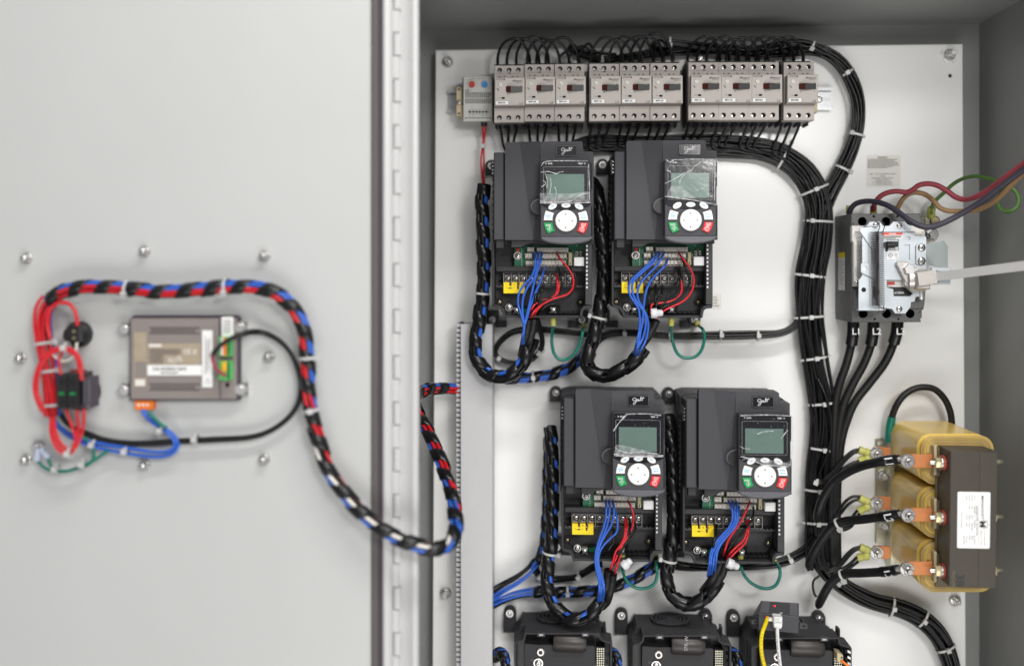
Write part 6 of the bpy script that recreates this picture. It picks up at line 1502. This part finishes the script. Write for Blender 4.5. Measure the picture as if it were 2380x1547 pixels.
# fan grille lying on the top face
mb = MB(); cx, cy = at(1557, 1437, .030).x, -.030; zt_ = tops + .0004
mb.lathe((cx, cy, zt_), (0, 0, 1), [(0, .031), (.0002, .031)], 'void_black', 40)
for r_ in (.0295, .0235, .0175, .0115):
    n = 40; vs = []
    for k in range(n):
        a = 2 * PI * k / n
        for rr, zz_ in ((r_, .0008), (r_, .003), (r_ - .0028, .003), (r_ - .0028, .0008)): vs.append((cx + rr * math.cos(a), cy + rr * math.sin(a) * .88, zt_ + zz_))
    mb.add(vs, [(k * 4 + i, k * 4 + (i + 1) % 4, ((k + 1) % n) * 4 + (i + 1) % 4, ((k + 1) % n) * 4 + i) for k in range(n) for i in range(4)], 'charcoal')
mb.lathe((cx, cy, zt_), (0, 0, 1), [(.0008, .006), (.003, .006)], 'charcoal', 18)
for k in range(4):
    a = PI / 4 + k * PI / 2; mb.box((cx + .018 * math.cos(a), cy + .016 * math.sin(a), zt_ + .0016), (.026 * math.cos(a), .026 * math.sin(a), 0), (-.003 * math.sin(a), .003 * math.cos(a), 0), (0, 0, .0022), 'charcoal')
mb.box((cx - .052, -.03, zt_ + .0003), (.0008, 0, 0), (0, .05, 0), (0, 0, .0012), 'black_plastic'); mb.box((cx + .052, -.03, zt_ + .0003), (.0008, 0, 0), (0, .05, 0), (0, 0, .0012), 'black_plastic')
build(mb, 'fan_grille', od)
mb = MB(); L_ = at(*J_((1165, 432)), .082), at(*J_((1375, 440)), .082); mb.lathe(L_[0], L_[1] - L_[0], [(0, .0135), (.004, .0150), ((L_[1] - L_[0]).length - .006, .0150), ((L_[1] - L_[0]).length, .012)], 'sleeve_brown', 24)
SLV = build(mb, 'ribbon_sleeve', od)
mb = MB(); mb.pp(JP([(980, 450), (1040, 455), (1420, 465), (1436, 472), (1430, 700), (978, 690)]), .0655, .0865, 'charcoal_dark', .0008); mb.pp(JR(1020, 545, 1085, 560), .0866, .0872, 'black_plastic'); 
for x, y in ((1085, 500),): a = J_((x, y)); c = at(a[0], a[1], .0866); mb.lathe(c, (0, -1, 0), [(0, .0058), (.003, .0058), (.0035, .005)], 'pale_steel', 18); mb.lathe(c, (0, -1, 0), [(.0036, .003), (.0037, .003)], 'ink_black', 14)
build(mb, 'control_cover', od)
mb = MB(); a = J_((1070, 572)); screw(mb, at(a[0], a[1], .0868), .0055, 'chrome', washer=.0075); build(mb, 'screw', od)
mb = MB(); mb.pp(JR(1440, 470, 1498, 600), .0655, .083, 'black_plastic', .0004)
for i in range(4):
    for j in range(8): mb.pp(JR(1446 + 13 * i, 478 + 15 * j, 1453 + 13 * i, 486 + 15 * j), .0831, .0855, 'zinc')
build(mb, 'pin_header', od)
for u, v in ((1443.8, 1429), (1640, 1431)):
    w = at(u, v, .012); mb = MB(); r_ = .0098; fl = 1 if u < 1550 else -1
    q = [(w.x + r_ * math.cos(R(a)), w.z + r_ * math.sin(R(a))) for a in range(0, 181, 20)] + [(w.x - r_, w.z - .030 if fl > 0 else w.z - .012), (w.x + r_, w.z - .030 if fl < 0 else w.z - .03)]
    mb.plate(q, .0005, .012, 'charcoal_dark', .0012); f = build(mb, 'mounting_ear', od)
    mb = MB(); screw(mb, Vector((w.x, -.0122, w.z)), .0040, 'chrome', washer=.0058); build(mb, 'screw', f)
ode = []
e0 = at(1443.8, 1429, .012)
for k, (u, v, l) in enumerate(((1443.8, 1429, 'dark drive without front cover, middle one of the bottom row'), (1184.2, 1424, 'dark drive without front cover, left one of the bottom row, under the harness loop'), (1704.8, 1433.5, 'dark drive without front cover, right one of the bottom row, carrying a grey box'))):
    d_ = at(u, v, .012) - e0
    if k == 0: od['label'] = l; ode.append((od, d_))
    else: ode.append((clone(od, d_, l), d_))
mb = MB(); a = at(*J_((1262, 432)), .0974); mb.text('SFR-W', a, .0075, 'ink_grey', ex=(0.05, 0, 1), ez=(-1, 0, .05)); build(mb, 'sleeve_print', od)
I_ = lambda p: (1713.4 + .12202 * p[0], 1376.5 + .12202 * p[1]) + tuple(p[2:])
o3, d3 = ode[2]
mb = MB(); 
for k in range(4): mb.pp([I_(p) for p in ((2098, 1085 + 112 * k), (2155, 1120 + 112 * k), (2155, 1160 + 112 * k), (2098, 1130 + 112 * k))], fo + .0008, fo + .0014, 'label_white')
mb.pp([I_(p) for p in ((1895, 1150), (1960, 1160), (2015, 1195), (2010, 1345), (1960, 1350), (1895, 1300))], .08, .1, 'cream', .001); mb.pp([I_(p) for p in ((1968, 1215), (1998, 1215), (1998, 1245), (1968, 1245))], .1001, .1005, 'ink_black')
build(mb, 'plug_socket', o3)
wire('sensor_lead', 'cream and orange lead plugged into the right edge of the bottom right drive', 'wire', None, [I_(p) for p in ((1975, 1285, .10), (2040, 1340, .104), (2110, 1395, .106), (2180, 1470, .1))], .0020, 'plug_orange', .1)

# small relay box on the right open drive
ad = thing('relay_box', 'small grey relay box with a red light standing on the bottom right drive', 'relay box', at(1810, 1445, .08))
mb = MB(); T4 = [at(*I_(p), d_) for p, d_ in (((450, 150), .058), ((1170, 195), .058), ((1165, 450), .112), ((408, 385), .112))]
B4_ = [at(*I_(p), .112) for p in ((1160, 768), (405, 700))]; Bk = [Vector((B4_[0].x, T4[1].y, B4_[0].z)), Vector((B4_[1].x, T4[0].y, B4_[1].z))]
V = T4 + B4_ + Bk
mb.add(V, [(3, 2, 1, 0), (2, 3, 5, 4), (1, 2, 4, 6), (3, 0, 7, 5), (0, 1, 6, 7), (4, 5, 7, 6)], 'charcoal')
def topq(s0, t0, s1, t1, e=.0004):
    r_ = []
    for s_, t_ in ((s0, t0), (s1, t0), (s1, t1), (s0, t1)): r_.append(T4[0].lerp(T4[1], s_).lerp(T4[3].lerp(T4[2], s_), t_) + Vector((0, -e * .3, e)))
    return r_
for s0, s1 in ((.02, .24), (.77, .97)): mb.add(topq(s0, .03, s1, .97), [(3, 2, 1, 0)], 'charcoal_light')
mb.add(topq(.52, .80, .59, .97), [(3, 2, 1, 0)], 'ink_grey')
mb.line([I_(p) for p in ((405, 392), (1160, 455))], .1125, 1.1, 'charcoal_light'); 
build(mb, 'case', ad)
mb = MB(); c = T4[0].lerp(T4[1], .375).lerp(T4[3].lerp(T4[2], .375), .38); mb.lathe(c + Vector((0, 0, .0003)), (0, 0, 1), [(0, .0016), (.0007, .0014)], 'led_red', 12); build(mb, 'indicator_light', ad)
mb = MB(); mb.pp([I_(p) for p in ((520, 455), (680, 468), (680, 550), (520, 540))], .1122, .1128, 'void_black'); mb.pp([I_(p) for p in ((595, 485), (668, 488), (668, 545), (595, 540))], .1129, .119, 'cable_white', .0004); mb.pp([I_(p) for p in ((540, 455), (590, 455), (585, 500), (540, 500))], .1129, .116, 'plug_orange', .0004); build(mb, 'socket', ad)
for q in ([(265, 525), (395, 520), (395, 590), (265, 600)], [(1180, 575), (1340, 600), (1335, 690), (1172, 690)]):
    mb = MB(); mb.pp([I_(p) for p in q], .10, .104, 'charcoal', .0006); cx = sum(p[0] for p in q) / 4 + 10; cy = sum(p[1] for p in q) / 4 - 5; a = I_((cx, cy)); mb.pp(circ(a[0], a[1], 4, 12, 2.4), .1041, .1044, 'void_black'); build(mb, 'mounting_tab', ad)
wc = thing('white_cable', 'white data cable plugged into the small grey relay box', 'cable', at(*I_((775, 470)), .13))
mb = MB(); mb.pp([I_(p) for p in ((695, 470), (720, 462), (858, 468), (855, 560), (690, 575))], .113, .128, 'cable_white', .001); mb.pp([I_(p) for p in ((690, 565), (858, 560), (852, 650), (830, 688), (700, 668))], .116, .126, 'cable_white', .001)
for k in range(4): mb.line([I_((700, 490 + 20 * k)), I_((800, 490 + 20 * k))], .1283, .5, 'ink_grey')
build(mb, 'plug', wc)
mb = MB(); q = [(765, 640, .124), (758, 720, .13), (762, 850, .134), (772, 1000, .136), (790, 1200, .136), (815, 1400, .134), (840, 1700, .13)]; P = path([I_(p) for p in q], .13); mb.tube(P, .0025, 'cable_white', 12)
for k in range(24):
    f = .12 + .03 * k; i = int(f * (len(P) - 1)); p = P[i] + Vector((-.0008, -.0026, 0)); mb.box(p, (.0006, 0, 0), (0, .0003, 0), (0, 0, .0016), 'ink_faint')
build(mb, 'cable', wc)
yc = thing('yellow_cable', 'yellow data cable hanging from the small grey relay box', 'cable', at(*I_((560, 500)), .118))
q = [(562, 490, .114), (550, 540, .12), (512, 640, .13), (470, 760, .138), (450, 900, .14), (450, 1060, .14), (470, 1220, .138), (515, 1400, .134), (600, 1700, .13)]
mb = MB(); P = path([I_(p) for p in q], .13); mb.tube(P, .0028, 'cable_yellow', 12)
for k in range(9):
    i = int((.35 + .055 * k) * (len(P) - 1)); p = P[i] + Vector((0, -.0029, 0)); mb.box(p, (.0007, 0, 0), (0, .0003, 0), (0, 0, .0022), 'ink_faint')
build(mb, 'cable', yc)
# adhesive tie mounts beside the drives
for u, v, l in ((1425, 690, 'right of the harness between the upper drives'), (1588, 1262, 'right of the harness between the middle drives'), (1313, 1250, 'right of the harness left of the middle drive')):
    mb = MB(); mb.pp([(u - 5, v - 14), (u + 4, v - 18), (u + 6, v + 18), (u - 3, v + 10)], .03, .062, 'tie_white', .002); build(mb, 'tie_mount', None, 'white cable tie mount ' + l, 'cable tie mount', 'white tie mounts')
# ================================================================== camera, light, world
cd = bpy.data.cameras.new('camera'); cam = bpy.data.objects.new('camera', cd); COL.objects.link(cam)
cam.location = CAM; cam.rotation_euler = (R(90), 0, YAW)
cd.sensor_width = 36.0; cd.sensor_fit = 'HORIZONTAL'; cd.lens = 36.0 * F / 2379.0
cd.shift_y = -(VC - VH) / 2379.0; cd.clip_start = .02; cd.clip_end = 60
cd.dof.use_dof = True; cd.dof.focus_distance = D - .135; cd.dof.aperture_fstop = 1.02
scene.camera = cam
def area(name, loc, target, sx, sy, energy, col=(1, .985, .96)):
    l = bpy.data.lights.new(name, 'AREA'); l.shape = 'RECTANGLE'; l.size = sx; l.size_y = sy; l.energy = energy; l.color = col
    o = bpy.data.objects.new(name, l); COL.objects.link(o); o.location = loc
    d = Vector(target) - Vector(loc); o.rotation_euler = d.to_track_quat('-Z', 'Y').to_euler(); return o
area('key_lamp', (.64, -2.0, .47), (.25, 0, -.2), .32, .2, 11)  # unseen key lamp right behind the camera, set by the leftward shadows
area('ceiling_tube_near', (.45, -1.35, 1.6), (.3, -.1, -.5), 1.6, .16, 29)
area('ceiling_tube_far', (1.1, -3.8, 1.6), (.2, 0, -.2), 2.6, .5, 42)
area('low_fill', (.5, -2.4, -1.95), (.2, 0, -.4), 2.4, 1.2, 36)  # added fill lamp that lifts the lower panel and door
w = bpy.data.worlds.new('World'); scene.world = w; w.use_nodes = True
nt = w.node_tree; bg = nt.nodes['Background']
tc = nt.nodes.new('ShaderNodeTexCoord'); nz = nt.nodes.new('ShaderNodeTexNoise'); nz.inputs['Scale'].default_value = 3.2; nz.inputs['Detail'].default_value = 4
nt.links.new(tc.outputs['Generated'], nz.inputs['Vector'])
cr = nt.nodes.new('ShaderNodeValToRGB'); cr.color_ramp.elements[0].position = .38; cr.color_ramp.elements[0].color = (.10, .10, .105, 1); cr.color_ramp.elements[1].position = .66; cr.color_ramp.elements[1].color = (1.0, .99, .97, 1)
nt.links.new(nz.outputs['Fac'], cr.inputs['Fac']); nt.links.new(cr.outputs['Color'], bg.inputs['Color']); bg.inputs['Strength'].default_value = .75
scene.view_settings.view_transform = 'Standard'; scene.view_settings.look = 'None'; scene.view_settings.exposure = 0; scene.view_settings.gamma = 1
scene.render.engine = 'CYCLES'; scene.cycles.max_bounces = 6; scene.cycles.transparent_max_bounces = 12
scene.cycles.use_denoising = True
